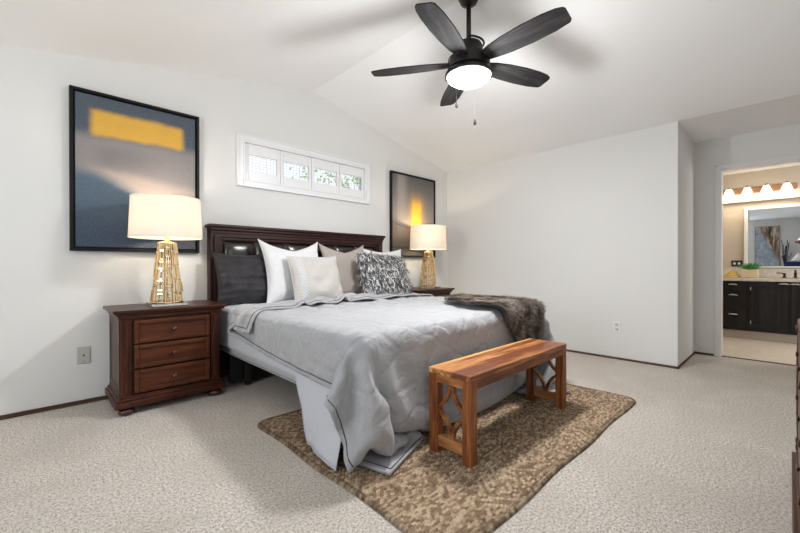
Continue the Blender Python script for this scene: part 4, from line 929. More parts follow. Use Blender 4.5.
# leather squares, six across and three down
tx0, tx1, tz0, tz1 = HX0 + .112, HX1 - .112, .36, 1.252
nc, nr_ = 6, 3
tw, th_ = (tx1 - tx0) / nc, (tz1 - tz0) / nr_
for i in range(nc):
    for j in range(nr_):
        n = 15
        a = np.zeros((n, n, 3))
        for q in range(n):
            for p in range(n):
                u, w = p / (n - 1) * 2 - 1, q / (n - 1) * 2 - 1
                bulge = ((1 - abs(u) ** 2.6) * (1 - abs(w) ** 2.6)) ** .5
                a[q, p] = (tx0 + (i + .5 + u * .5 * .985) * tw - BCX, 3.588 - .052 * bulge - 3.6, tz0 + (j + .5 + w * .5 * .985) * th_)
        obj('leather_panel', grid_mesh('leather_panel', a), M_leather, hb, smooth=True)
for (x0, x1) in ((1.45, 1.485), (2.795, 2.83)):
    obj('side_rail', B(*bx(x0, x1, 1.62, 3.59, .19, .24), bev=.004), M_frame_dark, bed)
obj('dark_infill_board', B(*bx(1.20, 3.08, 3.30, 3.33, .03, .262), bev=.004), M_frame_dark, bed)  # dark board added to darken the gap under the bed head
obj('slat_deck', B(*bx(1.32, 2.96, 1.72, 3.58, .25, .270), bev=.002), M_frame_dark, bed)
for x, y in ((1.33, 3.25), (2.14, 3.25), (2.95, 3.25), (1.75, 2.30), (2.6, 2.30), (1.75, 1.85), (2.6, 1.85)):
    obj('leg', B(*bx(x - .022, x + .022, y - .022, y + .022, .016 if y < 2.3 else 0, .236), bev=.003), M_frame_dark, bed)

M_mattress = fabric('mattress_ticking', (.42, .42, .43), 300, .2, .1, 10)
mattress = thing('mattress', 'grey mattress showing below the sheets along the bed side', 'mattress', (BCX, 2.55, .27))
bm = B(BDX0 + .012 - BCX, BDX1 - .012 - BCX, 1.52 - 2.55, 3.575 - 2.55, .002, .375, .035, 4)
m_ = obj('mattress_body', bm, M_mattress, mattress, angle=50)
bm = bmesh.new()
def rrect(x0, x1, y0, y1, r, z, n=6):
    pts = []
    for (cx_, cy_, a0) in ((x1 - r, y1 - r, 0), (x0 + r, y1 - r, 90), (x0 + r, y0 + r, 180), (x1 - r, y0 + r, 270)):
        for k in range(n + 1):
            a = R(a0 + 90 * k / n); pts.append((cx_ + r * math.cos(a), cy_ + r * math.sin(a), z))
    return pts
for z in (.03, .35):
    tube(bm, rrect(BDX0 + .008 - BCX, BDX1 - .008 - BCX, 1.516 - 2.55, 3.58 - 2.55, .04, z), .006, 6, closed=True)
obj('piping', bm, plain('mattress_piping', (.3, .3, .31), .7), mattress, smooth=True)

# ------------------------------------------------------------------ bedding
def unpack():
    g = np.zeros(COMF_SHAPE)
    for j in range(COMF_SHAPE[0]):
        st = np.array([(0, 0, 0)] + [tuple(COMF_STEPS[j][k:k + 3]) for k in range(0, len(COMF_STEPS[j]), 3)])
        g[j] = np.array(COMF_START[j]) + np.cumsum(st, axis=0)
    return g * 5e-4

def vnoise(P, f, seed=0.0):
    return np.array([noise.noise(Vector((p[0] * f + seed, p[1] * f - seed, p[2] * f + 2 * seed))) for p in P.reshape(-1, 3)]).reshape(P.shape[:-1])

def refine(a):
    """Catmull-Rom style doubling of a grid"""
    def dbl(x):
        p = np.concatenate([x[:1], x, x[-1:]], 0)
        mid = (-p[:-3] + 9 * p[1:-2] + 9 * p[2:-1] - p[3:]) / 16
        out = np.empty((x.shape[0] * 2 - 1,) + x.shape[1:]); out[0::2] = x; out[1::2] = mid
        return out
    return dbl(dbl(a).transpose(1, 0, 2)).transpose(1, 0, 2)

def normals(a):
    du = np.gradient(a, axis=1); dv = np.gradient(a, axis=0)
    n = np.cross(du, dv); return n / np.maximum(np.linalg.norm(n, axis=-1, keepdims=True), 1e-9)

def comforter_mat():
    s = N('pale_grey_quilted_cotton'); v = s.coord()
    uvm = s.n('ShaderNodeUVMap'); uvm.uv_map = 'UVMap'
    mp = s.n('ShaderNodeMapping'); mp.inputs['Scale'].default_value = (2.9, 3.2, 1); s.l(uvm.outputs[0], mp.inputs['Vector'])
    w1 = s.noise(mp.outputs[0], 5.5, 5, .62, 1.4)
    vo = s.n('ShaderNodeTexVoronoi'); vo.feature = 'DISTANCE_TO_EDGE'; vo.inputs['Scale'].default_value = 4.2; s.l(mp.outputs[0], vo.inputs['Vector'])
    seam = s.smooth(vo.outputs['Distance'], 0.0, .10)
    weave = s.noise(v, 600, 2)
    sp = s.n('ShaderNodeSeparateXYZ'); s.l(uvm.outputs[0], sp.inputs[0])
    # narrow lace strip on the turned-back band
    strip = s.math('MULTIPLY', s.smooth(sp.outputs['Y'], .028, .031), s.smooth(sp.outputs['Y'], .052, .049))
    dots = s.n('ShaderNodeTexVoronoi'); dots.inputs['Scale'].default_value = 34; s.l(mp.outputs[0], dots.inputs['Vector'])
    lace = s.math('MULTIPLY', strip, s.smooth(dots.outputs['Distance'], .22, .34))
    col = s.mix(s.math('MULTIPLY', lace, .4), (.355, .36, .375), (.21, .21, .22))
    s.set(color=col, rough=.62, sheen=.3, spec=.35)
    h = s.math('ADD', s.math('MULTIPLY', w1, 1.0), s.math('MULTIPLY', seam, .20))
    h = s.math('ADD', h, s.math('MULTIPLY', weave, .02))
    s.bump(h, .6, .035)
    return s.m
M_comf = comforter_mat()
M_pipe = plain('charcoal_piping', (.035, .035, .045), .7)
M_sheet = fabric('white_cotton_sheet', (.53, .545, .59), 500, .25, .12, 7, rough=.8)

cf0 = unpack()
cf = refine(refine(cf0))
nn = normals(cf)
pf = vnoise(cf, 5.0, 1.7)[..., None] * .010 + vnoise(cf, 13.0, 3.1)[..., None] * .0045
cf = cf + nn * pf * (np.clip(cf[..., 2:3] * 3, .15, 1))
cf[..., 2] = np.maximum(cf[..., 2], .030)
comf = thing('comforter', 'pale grey quilted comforter with dark piping spread over the bed', 'comforter', (2.14, 2.2, .66))
cfl = cf - np.array([2.14, 2.2, .66])
m = grid_mesh('comforter', cfl)
co = obj('quilt', m, M_comf, comf, smooth=True)
md = co.modifiers.new('thick', 'SOLIDIFY'); md.thickness = .014; md.offset = 0
# dark cord a little in from the hem
def hem_path(a, inset=2):
    top = a[inset, inset:-inset]; right = a[inset:-inset, -1 - inset]; bot = a[-1 - inset, inset:-inset][::-1]; left = a[inset:-inset, inset][::-1]
    return np.concatenate([top, right, bot, left])
nl_ = normals(cfl)
for sgn in (1, -1):
    hp = hem_path(cfl + nl_ * .0085 * sgn, 2)
    bm = bmesh.new(); tube(bm, [tuple(p) for p in hp[::2]], .0026, 6, closed=True)
    obj('piping', bm, M_pipe, comf, smooth=True)

# flat sheet: a band lying on the mattress and hanging down the near side
def sheet_pt(u, t):
    # u runs from the head (0) to the foot (1); t from the bed centre side (0) to the hem (1)
    y = 3.46 - u * 1.90
    hem = .36 - .02 * u
    k = max(0.0, (u - .72) / .28)
    hem -= .38 * min(1, k * 2.2) ** 1.1
    flare = .10 * k
    hem = max(hem, .022 + .004)
    top_len = .42
    drop = .672 - hem
    Ltot = top_len + drop
    s = t * Ltot
    if s < top_len - .03:
        x = 1.162 + (top_len - s); z = .672
    elif s < top_len + .03:
        q = (s - top_len + .03) / .06
        x = 1.162 + .03 * (1 - q) ** 1.5 - .014 * q; z = .672 - .025 * q ** 1.7
    else:
        d = s - top_len - .03
        x = 1.148 - flare * (d / max(drop, .01)) ** 2; z = .647 - d
    wv = math.sin(u * 34 + math.sin(u * 9) * 2) * .5 + noise.noise(Vector((u * 12, t * 3, 4))) * .9
    amp = (.004 + .034 * k) if s > top_len else .004
    x -= abs(wv) * amp * max(0, (s - top_len) / max(drop, .01)) ** 1.5 + .0
    z += (wv * .003 + .004 * noise.noise(Vector((u * 9, t * 6, 1)))) if s <= top_len else 0
    return (x, y + (.03 * math.sin(t * 5) * k), max(z, .024))
a = np.array([[sheet_pt(j / 119, i / 47) for i in range(48)] for j in range(120)])
sheet = thing('bed_sheet', 'white bed sheet hanging down the near side of the mattress', 'bed sheet', (1.16, 2.5, .6))
so = obj('sheet_cloth', grid_mesh('sheet_cloth', a - np.array([1.16, 2.5, .6])), M_sheet, sheet, smooth=True)
md = so.modifiers.new('thick', 'SOLIDIFY'); md.thickness = .003; md.offset = 0
bm = bmesh.new(); tube(bm, [tuple(p - np.array([1.16 + .003, 2.5, .6])) for p in a[:, -1]], .003, 6)
obj('hem', bm, M_sheet, sheet, smooth=True)
# the same sheet across the head of the mattress, under the pillows
def sheet2(u, t):
    x = 1.56 + u * (3.12 - 1.56); y = 3.50 - t * .62
    return (x, y, .672 + .004 * noise.noise(Vector((x * 8, y * 8, 0))))
a = np.array([[sheet2(i / 39, j / 15) for i in range(40)] for j in range(16)])
obj('sheet_top', grid_mesh('sheet_top', a - np.array([1.16, 2.5, .6])), M_sheet, sheet, smooth=True)

# ------------------------------------------------------------------ pillows
def pillow_mesh(name, w, h, t, seed, ears=.10, pucker=0.0, droop=0.0, n=46, sag=0.0):
    """closed cushion: x across, z up, y thickness; base at z=0"""
    front = np.zeros((n, n, 3)); back = np.zeros((n, n, 3))
    for j in range(n):
        for i in range(n):
            u, v = i / (n - 1) * 2 - 1, j / (n - 1) * 2 - 1
            # denser towards the edges
            u = math.sin(u * math.pi / 2); v = math.sin(v * math.pi / 2)
            ex = 1 - ears * (1 - v * v) * 0 - ears * (1 - abs(v) ** 2.2) * abs(u) ** 3
            ez = 1 - ears * (1 - abs(u) ** 2.2) * abs(v) ** 3
            x = u * w / 2 * ex; z = v * h / 2 * ez
            th = t / 2 * (max(0, 1 - abs(u) ** 3.2) ** .62) * (max(0, 1 - abs(v) ** 3.2) ** .62)
            edge = min(1 - abs(u), 1 - abs(v))
            wr = noise.noise(Vector((u * 2.2 + seed, v * 2.2, seed))) * .018 + noise.noise(Vector((u * 6 + seed, v * 4.5, seed * 2))) * .006
            if pucker:
                wr += pucker * math.sin(v * 23 + 1.6 * noise.noise(Vector((u * 3, v * 3, seed)))) * (.35 + .65 * abs(u) ** 1.5)
            wr *= min(1, th / (t / 2) * 1.6)
            zz = z - sag * (1 - abs(u)) ** .8 * max(0, v) * h * .5
            front[j, i] = (x, -th - wr, zz + h / 2); back[j, i] = (x, th * .8 + wr * .5, zz + h / 2)
    vs = front.reshape(-1, 3).tolist() + back.reshape(-1, 3).tolist()
    N2 = n * n; fs = []
    for j in range(n - 1):
        for i in range(n - 1):
            a_ = j * n + i
            fs.append((a_, a_ + 1, a_ + n + 1, a_ + n)); fs.append((N2 + a_, N2 + a_ + n, N2 + a_ + n + 1, N2 + a_ + 1))
    m = bpy.data.meshes.new(name); m.from_pydata(vs, [], fs)
    bm = bmesh.new(); bm.from_mesh(m); bmesh.ops.remove_doubles(bm, verts=bm.verts, dist=.0006); bmesh.ops.recalc_face_normals(bm, faces=bm.faces); bm.to_mesh(m); bm.free()
    edge = [front[0, i] for i in range(n)] + [front[j, n - 1] for j in range(1, n)] + [front[n - 1, i] for i in range(n - 2, -1, -1)] + [front[j, 0] for j in range(n - 2, 0, -1)]
    return m, edge
def pillow(kind, label, cat, grp, loc, w, h, t, tilt, yaw, mat, seed, pipe=None, roll=0.0, **k):
    o = thing(kind, label, cat, loc, group=grp, rot=(Matrix.Rotation(R(yaw), 3, 'Z') @ Matrix.Rotation(R(-tilt), 3, 'X') @ Matrix.Rotation(R(roll), 3, 'Y')).to_euler())
    m, edge = pillow_mesh('cushion', w, h, t, seed, **k)
    c = obj('cushion', m, mat, o, smooth=True)
    if pipe:
        bm = bmesh.new(); tube(bm, [tuple(p) for p in edge[::2]], .0035, 6, closed=True)
        obj('piping', bm, pipe, o, smooth=True)
    return o
M_blk = fabric('charcoal_satin', (.026, .024, .028), 300, .2, .05, 8, rough=.55)
M_blk2 = plain('black_trim', (.012, .012, .013), .6)
M_wpil = fabric('white_pillow_cotton', (.74, .74, .745), 500, .25, .06, 6)
M_wtrim = plain('white_cord', (.70, .70, .70), .8)
M_beige = fabric('taupe_pillow_cotton', (.40, .35, .315), 500, .3, .10, 5, rough=.6)
def cream_mat():
    s = N('cream_pillow_with_lattice_band'); v = s.coord()
    sp = s.n('ShaderNodeSeparateXYZ'); s.l(v, sp.inputs[0])
    X, Z = sp.outputs['X'], sp.outputs['Z']
    bandv = s.math('MULTIPLY', s.math('GREATER_THAN', X, -.215), s.math('LESS_THAN', X, -.155))
    bandh = s.math('MULTIPLY', s.math('GREATER_THAN', Z, .415), s.math('GREATER_THAN', X, -.215))
    band = s.math('MAXIMUM', bandv, bandh)
    w = s.math('ABSOLUTE', s.math('SINE', s.math('MULTIPLY', s.math('ADD', X, Z), 105)))
    w2 = s.math('ABSOLUTE', s.math('SINE', s.math('MULTIPLY', s.math('SUBTRACT', X, Z), 105)))
    lat = s.math('MULTIPLY', s.smooth(w, .35, .2), s.smooth(w2, .35, .2))
    lat = s.math('MAXIMUM', s.smooth(w, .4, .15), s.smooth(w2, .4, .15))
    bc = s.mix(s.math('MULTIPLY', lat, .85), (.62, .62, .63), (.34, .34, .35))
    s.set(color=s.mix(band, (.52, .50, .465), bc), rough=.8, sheen=.2)
    s.bump(s.math('ADD', s.noise(v, 500, 2), s.math('MULTIPLY', s.noise(v, 6, 3), 3)), .15, .008)
    return s.m
G = None
pillow('pillow', 'charcoal satin pillow with ruched sides nearest the left nightstand', 'pillow', G, (1.385, 3.385, .668), .52, .48, .17, 13, 2, M_blk, 1.3, pipe=M_blk2, ears=.09, pucker=.007)
pillow('pillow', 'large white square pillow behind the cream pillow', 'pillow', G, (1.835, 3.28, .662), .66, .63, .18, 15, 3, M_wpil, 2.4, pipe=M_wtrim, ears=.14, sag=.24, roll=0)
pillow('pillow', 'small cream pillow with white lattice trim in front of the big white pillow', 'pillow', G, (1.97, 3.09, .672), .56, .47, .16, 20, 2, cream_mat(), 5.1, pipe=M_wtrim, ears=.06)
pillow('pillow', 'taupe pillow with dark piping behind the shaggy pillow', 'pillow', G, (2.46, 3.29, .662), .60, .63, .16, 16, -2, M_beige, 3.3, pipe=M_blk2, ears=.13, sag=.24)
pillow('pillow', 'plain white pillow peeping out behind the shaggy pillow, farthest along the headboard', 'pillow', G, (3.01, 3.28, .662), .60, .58, .18, 14, -4, M_wpil, 6.7, pipe=M_wtrim, ears=.12, sag=.06)

# shaggy ribbon pillow
sh_p = thing('shag_pillow', 'shaggy pillow of silver, white and black ribbon strips on the bed', 'pillow', (2.75, 2.99, .69),
             rot=(Matrix.Rotation(R(-4), 3, 'Z') @ Matrix.Rotation(R(-24), 3, 'X') @ Matrix.Rotation(R(3), 3, 'Y')).to_euler())
m, edge = pillow_mesh('cushion', .62, .49, .18, 8.8, ears=.05, n=30)
obj('cushion', m, plain('grey_pillow_base', (.12, .12, .12), .8), sh_p, smooth=True)
rr = random.Random(11)
verts, faces, cols = [], [], []
m.calc_loop_triangles()
tris = [(t.vertices[:], t.area) for t in m.loop_triangles]
ws = [t[1] for t in tris]
pal = [(.70, .70, .70), (.45, .45, .45), (.20, .20, .20), (.10, .10, .10), (.03, .03, .03), (.30, .29, .28), (.75, .74, .72), (.05, .05, .05), (.04, .04, .045)]
for tv, _ in rr.choices(tris, weights=ws, k=4600):
    a_, b_, c_ = (m.vertices[i].co for i in tv)
    r1, r2 = rr.random(), rr.random()
    if r1 + r2 > 1: r1, r2 = 1 - r1, 1 - r2
    p = a_ + (b_ - a_) * r1 + (c_ - a_) * r2
    nr = (b_ - a_).cross(c_ - a_).normalized()
    if nr.y > .55 and rr.random() < .8: continue
    d = (Vector((rr.gauss(0, .5), 0, rr.gauss(-.75, .45))) + nr * .25)
    d = (d - nr * d.dot(nr) * .6).normalized()
    L_ = rr.uniform(.035, .070); w_ = rr.uniform(.0024, .0042)
    side = d.cross(nr).normalized() * w_
    i0 = len(verts)
    lift = rr.uniform(.006, .026)
    for k in range(4):
        f = k / 3
        q = p + d * L_ * f + nr * (.003 + lift * math.sin(f * 2.4)) + Vector((0, 0, -.012 * f * f))
        q += side.normalized() * .006 * math.sin(f * 3 + rr.random())
        verts += [q - side, q + side]
    for k in range(3):
        faces.append((i0 + 2 * k, i0 + 2 * k + 1, i0 + 2 * k + 3, i0 + 2 * k + 2))
    c4 = rr.choice(pal)
    cols += [c4] * 8
fm = bpy.data.meshes.new('ribbons'); fm.from_pydata([tuple(v) for v in verts], [], faces)
ca = fm.color_attributes.new('tint', 'FLOAT_COLOR', 'POINT')
ca.data.foreach_set('color', np.array([(*c, 1) for c in cols], dtype=np.float32).ravel())
s = N('silver_ribbon'); at = s.n('ShaderNodeAttribute'); at.attribute_name = 'tint'
s.set(color=at.outputs['Color'], rough=.5, metal=.0, spec=.4)
rb_ = obj('ribbon_fringe', fm, s.m, sh_p, smooth=True); rb_['kind'] = 'stuff'

# ------------------------------------------------------------------ fur throw over the far corner of the foot end
def throw_pt(u, v):
    # v runs from the end lying on the bed to the end falling over the foot
    ks = [0, .15, .35, .55, .75, .9, 1]
    xl = np.interp(v, ks, [2.80, 2.55, 2.42, 2.36, 2.44, 2.60, 2.76])
    xr = np.interp(v, ks, [2.94, 3.00, 3.03, 3.03, 3.01, 2.98, 2.90])
    edge = .025 * noise.noise(Vector((u * 7, v * 9, 2)))
    x = xl + (xr - xl) * u + edge
    y = 2.20 - v * 1.06 + .05 * (1 - u) * (1 - v) - .06 * (1 - u) * v + edge
    return x, y
def drape(x, y):
    y0, x1, zt, r = 1.442, 3.175, .722, .06
    z = zt; 
    d = y0 + r - y
    if d > 0:
        arc = r * math.pi / 2
        if d < arc: th = d / r; yy = y0 + r - r * math.sin(th); z = zt - r * (1 - math.cos(th))
        else: yy = y0; z = zt - r - (d - arc)
        y = yy - .012
    d = x - (x1 - r)
    if d > 0:
        arc = r * math.pi / 2
        if d < arc: th = d / r; x = x1 - r + r * math.sin(th); z -= r * (1 - math.cos(th))
        else: x = x1 + .3 * (d - arc); z -= r + .95 * (d - arc)
    return x, y, z

n = 44
a = np.array([[drape(*throw_pt(i / (n - 1), j / (n - 1))) for i in range(n)] for j in range(n)])
wv = vnoise(a, 6.0, 9.0)[..., None] * .012
a = a + normals(a) * (-1 if normals(a)[n // 4, n // 2, 2] < 0 else 1) * (wv + .006)
orig = np.array([2.8, 1.75, .7])
throw = thing('fur_throw', 'shaggy brown-grey fur throw over the far foot corner of the bed', 'throw blanket', tuple(orig))
M_hide = fabric('throw_backing', (.05, .048, .050), 300, .2)
hide = obj('hide', grid_mesh('hide', a - orig), M_hide, throw, smooth=True)
md = hide.modifiers.new('thick', 'SOLIDIFY'); md.thickness = .010; md.offset = 0
NS = 34000
rg = np.random.RandomState(5)
uu = rg.rand(NS) * (n - 1.001); vv = rg.rand(NS) * (n - 1.001)
iu, iv = uu.astype(int), vv.astype(int); fu, fv = (uu - iu)[:, None], (vv - iv)[:, None]
al = a - orig
P = al[iv, iu] * (1 - fu) * (1 - fv) + al[iv, iu + 1] * fu * (1 - fv) + al[iv + 1, iu] * (1 - fu) * fv + al[iv + 1, iu + 1] * fu * fv
nr = normals(a); nr *= (1 if nr[n // 4, n // 2, 2] > 0 else -1)
Nn = nr[iv, iu]
flow = vnoise(P * 1.0, 7.0, 2.0)
swirl = vnoise(P * 1.0, 16.0, 5.0)
D = np.stack([np.cos(flow * 5 + 5.2) * .9, np.sin(flow * 5 + 5.2) * .9, -.35 + swirl * .5], 1) + rg.randn(NS, 3) * .28
D = D - Nn * (D * Nn).sum(1, keepdims=True) * .8
D /= np.linalg.norm(D, axis=1, keepdims=True)
Ls = (.028 + .026 * rg.rand(NS))[:, None]
W = np.cross(D, Nn); W /= np.linalg.norm(W, axis=1, keepdims=True); W = W * (.0009 + .0006 * rg.rand(NS))[:, None]
p1 = P + Nn * .004
p2 = P + Nn * .020 + D * Ls * .45
p3 = P + Nn * .026 + D * Ls + np.array([0, 0, -.004])
V = np.stack([p1 - W, p1 + W, p2 - W * .8, p2 + W * .8, p3], 1).reshape(-1, 3)
base = np.arange(NS) * 5
fs = [(b, b + 1, b + 3, b + 2) for b in base] + [(b + 2, b + 3, b + 4) for b in base]
fm = bpy.data.meshes.new('fur'); fm.from_pydata(V.tolist(), [], fs)
tone = rg.rand(NS)
root_c = np.stack([.06 + .05 * tone, .047 + .04 * tone, .037 + .034 * tone], 1)
tip_c = np.where((tone > .6)[:, None], np.stack([.30 + .16 * tone, .245 + .14 * tone, .20 + .12 * tone], 1), np.stack([.10 + .08 * tone, .075 + .065 * tone, .06 + .055 * tone], 1))
cc = np.ones((NS, 5, 4), dtype=np.float32)
cc[:, 0:2, :3] = root_c[:, None]; cc[:, 2:4, :3] = ((root_c + tip_c) / 2)[:, None]; cc[:, 4, :3] = tip_c
ca = fm.color_attributes.new('tint', 'FLOAT_COLOR', 'POINT'); ca.data.foreach_set('color', cc.ravel())
s = N('brown_fur'); at = s.n('ShaderNodeAttribute'); at.attribute_name = 'tint'
s.set(color=at.outputs['Color'], rough=.55, spec=.3)
fo = obj('fur', fm, s.m, throw); fo['kind'] = 'stuff'

# ------------------------------------------------------------------ woven jute rug (real braided relief)
RX0, RX1, RY0, RY1 = 1.02, 3.28, .79, 2.40
nu, nv = 900, 640
us = np.linspace(0, 1, nu); vs_ = np.linspace(0, 1, nv)
U, V_ = np.meshgrid(us, vs_)
w_, h_ = RX1 - RX0, RY1 - RY0
X = U * w_; Y = V_ * h_
cell = .0125
row = np.floor(Y / cell); ph = (row % 2) * .5
fx = (X / (cell * 1.7) + ph) % 1.0 - .5; fy = (Y / cell) % 1.0 - .5
sx = fx + np.where(row % 2 == 0, 1, -1) * fy * .55
Hh = np.sqrt(np.clip(1 - (np.abs(sx) * 1.85) ** 2.2, 0, 1)) * np.sqrt(np.clip(1 - (np.abs(fy) * 1.9) ** 2.4, 0, 1))
de = np.minimum(np.minimum(X, w_ - X), np.minimum(Y, h_ - Y))
border = de < .028
bl = np.where((np.minimum(X, w_ - X) < np.minimum(Y, h_ - Y)), Y, X)
Hb = np.sqrt(np.clip(1 - ((de - .014) / .0145) ** 2, 0, 1)) * (.6 + .4 * np.abs(np.sin(bl * 170)))
Hh = np.where(border, Hb, Hh)
rg2 = np.random.RandomState(3)
Z = .005 + .011 * Hh + rg2.rand(*Hh.shape) * .002
Z = np.where(de <= 1e-6, .001, Z)
# slightly wavy outline with rounded corners
cxn = (U - .5) * 2; cyn = (V_ - .5) * 2
rc = .09
qx = np.clip(np.abs(cxn) * w_ / 2 - (w_ / 2 - rc), 0, None); qy = np.clip(np.abs(cyn) * h_ / 2 - (h_ / 2 - rc), 0, None)
cheb = np.maximum(qx, qy); eu = np.sqrt(qx ** 2 + qy ** 2)
kk = np.where(eu > 1e-9, np.where((qx > 0) & (qy > 0), cheb / np.maximum(eu, 1e-9), 1), 1)
Xn = np.sign(cxn) * (np.minimum(np.abs(cxn) * w_ / 2, w_ / 2 - rc) + qx * kk)
Yn = np.sign(cyn) * (np.minimum(np.abs(cyn) * h_ / 2, h_ / 2 - rc) + qy * kk)
Xn += .006 * np.sin(Y * 9) * np.abs(cxn) ** 4 * np.sign(cxn); Yn += .006 * np.sin(X * 8 + 1) * np.abs(cyn) ** 4
A_ = np.stack([Xn, Yn, Z], -1)
rm = grid_mesh('jute_rug', A_)
cellid = (row * 131 + np.floor(X / (cell * 1.7) + ph) * 17).astype(int)
rtab = rg2.rand(5003); tone = rtab[cellid % 5003]
streak = np.interp(np.sin(Y * 3.1 + 1) + .6 * np.sin(Y * 11) + .5 * np.sin(X * 2.2 + Y * 4), [-2, 2], [0, 1])
strand = rg2.rand(*Hh.shape)
base_c = np.array([.27, .185, .118]); dark_c = np.array([.03, .019, .012]); pale_c = np.array([.70, .56, .40])
t_ = (tone * .50 + strand * .34 + streak * .16)[..., None]
col = np.where(t_ < .5, dark_c + (base_c - dark_c) * (t_ / .5), base_c + (pale_c - base_c) * ((t_ - .5) / .5))
col = np.where(border[..., None], col * .62, col)
ca = rm.color_attributes.new('tint', 'FLOAT_COLOR', 'POINT')
ca.data.foreach_set('color', np.concatenate([col, np.ones(col.shape[:2] + (1,))], -1).astype(np.float32).ravel())
s = N('braided_jute'); at = s.n('ShaderNodeAttribute'); at.attribute_name = 'tint'
s.set(color=at.outputs['Color'], rough=.9, spec=.1)
s.bump(s.noise(s.coord(), 320, 2), .3, .003)
rug = obj('jute_rug', rm, s.m, None, smooth=True, loc=((RX0 + RX1) / 2, (RY0 + RY1) / 2, .001))
tag(rug, 'brown braided jute rug on the carpet under the bed foot and bench', 'rug')

# ------------------------------------------------------------------ bench
BEN = ((.16, .045, .014), (.42, .17, .055), (.72, .40, .15))
M_btop = wood('honey_sheesham_planks', *BEN, 'x', .42, .8, planks=.056, coat=.1)
M_bx = wood('sheesham_wood', (.06, .016, .006), (.17, .050, .016), (.33, .12, .04), 'x', .45, .9)
M_bz = wood('sheesham_wood_upright', (.085, .022, .008), (.24, .075, .024), (.46, .19, .065), 'z', .45, .9)
M_by = wood('sheesham_wood_end', (.10, .028, .010), (.32, .12, .04), (.52, .25, .09), 'y', .45, .9)
bx0, bx1, by0, by1, bh = 1.556, 2.712, 1.097, 1.376, .470
bcx, bcy = (bx0 + bx1) / 2, (by0 + by1) / 2
bench = thing('bench', 'solid wood bench with curved lattice ends standing on the rug at the bed foot', 'bench', (bcx, bcy, .014))
hx, hy = (bx1 - bx0) / 2, (by1 - by0) / 2
bh -= .014
bm = bmesh.new(); box(bm, -hx, hx, -hy, hy, bh - .030, bh, .004, 3)
obj('seat', bm, M_btop, bench)
ap = .062; lg = .056
for y in (-hy + .002, hy - .026):
    obj('apron', B(-hx + lg - .004, hx - lg + .004, y, y + .024, bh - ap - .012, bh - .029, .003), M_bx, bench)
for x in (-hx + .004, hx - .028):
    obj('end_apron', B(x, x + .024, -hy + lg - .004, hy - lg + .004, bh - ap - .012, bh - .029, .003), M_by, bench)
for x in (-hx + .001, hx - lg - .001):
    for y in (-hy + .001, hy - lg - .001):
        obj('leg', B(x, x + lg, y, y + lg, 0, bh - .029, .004, 3), M_bz, bench)
for x in (-hx + .012, hx - .012 - .030):
    bm = bmesh.new()
    z0, z1 = .038, bh - ap - .012
    zb = .095
    ya, yb = -hy + lg, hy - lg
    box(bm, x, x + .030, ya - .003, yb + .003, z0, zb, .003)
    # four arcs whose backs meet on the centre line, leaving a star-shaped opening
    wy = (yb - ya) / 2; hz = (z1 - zb) / 2; ym = (ya + yb) / 2; zm = (zb + z1) / 2
    for sy in (-1, 1):
        for sz in (-1, 1):
            # arc from the leg at mid height to the centre line at top or bottom
            pts = []
            for k in range(17):
                a_ = math.pi / 2 * k / 16
                fr = k / 16
                yy = ym + sy * (wy + .004) * (.72 * (1 - math.sin(a_)) + .28 * (1 - fr) + .07 * fr)
                zz = zm + sz * (.016 + (hz - .012) * (.72 * (1 - math.cos(a_)) + .28 * fr))
                pts.append((yy, zz))
            wd = .009
            for k in range(16):
                (y0_, z0_), (y1_, z1_) = pts[k], pts[k + 1]
                t2 = Vector((y1_ - y0_, z1_ - z0_)).normalized(); nn2 = Vector((-t2.y, t2.x)) * wd
                t2 = t2 * .0015
                q = [(y0_ - nn2.x - t2.x, z0_ - nn2.y - t2.y), (y1_ - nn2.x + t2.x, z1_ - nn2.y + t2.y), (y1_ + nn2.x + t2.x, z1_ + nn2.y + t2.y), (y0_ + nn2.x - t2.x, z0_ + nn2.y - t2.y)]
                v1 = [bm.verts.new((x + .004, *p)) for p in q]; v2 = [bm.verts.new((x + .026, *p)) for p in q]
                bm.faces.new(v1); bm.faces.new(v2[::-1])
                for e in range(4): bm.faces.new((v1[e], v2[e], v2[(e + 1) % 4], v1[(e + 1) % 4]))
    obj('lattice_end', bm, M_by, bench)

# ------------------------------------------------------------------ bathroom
M_vanity = wood('espresso_cabinet', (.005, .004, .004), (.010, .008, .008), (.020, .016, .014), 'z', .38)
M_nickel = plain('brushed_nickel', (.72, .70, .66), .28, 1.0)
M_kick = plain('pale_toe_kick', (.52, .46, .40), .5)
VX = 7.03
VY1, VY0 = .90, -1.75
van = thing('vanity_cabinet', 'espresso bathroom vanity cabinet seen through the doorway', 'cabinet', (VX + .27, (VY0 + VY1) / 2, 0))
ox, oy = VX + .27, (VY0 + VY1) / 2
def vb(x0, x1, y0, y1, z0, z1, bev=.003): return B(x0 - ox, x1 - ox, y0 - oy, y1 - oy, z0, z1, bev)
obj('body', vb(VX + .02, 7.615, VY0, VY1, .115, .800), M_vanity, van)
obj('toe_kick', vb(VX + .075, VX + .10, VY0 + .02, VY1, .0, .118), M_kick, van)
def pull(y, z, par, vertical=False):
    bm = bmesh.new()
    n = 13; pts = []
    for i in range(n):
        a_ = math.pi * i / (n - 1)
        pts.append((VX - .001 - .022 * math.sin(a_) - ox, y - oy + .046 * math.cos(a_), z + .010 * math.sin(a_)))
    tube(bm, pts, [.004 + .0045 * math.sin(math.pi * i / (n - 1)) for i in range(n)], 8, flat=1.4)
    obj('handle', bm, M_nickel, par, smooth=True)
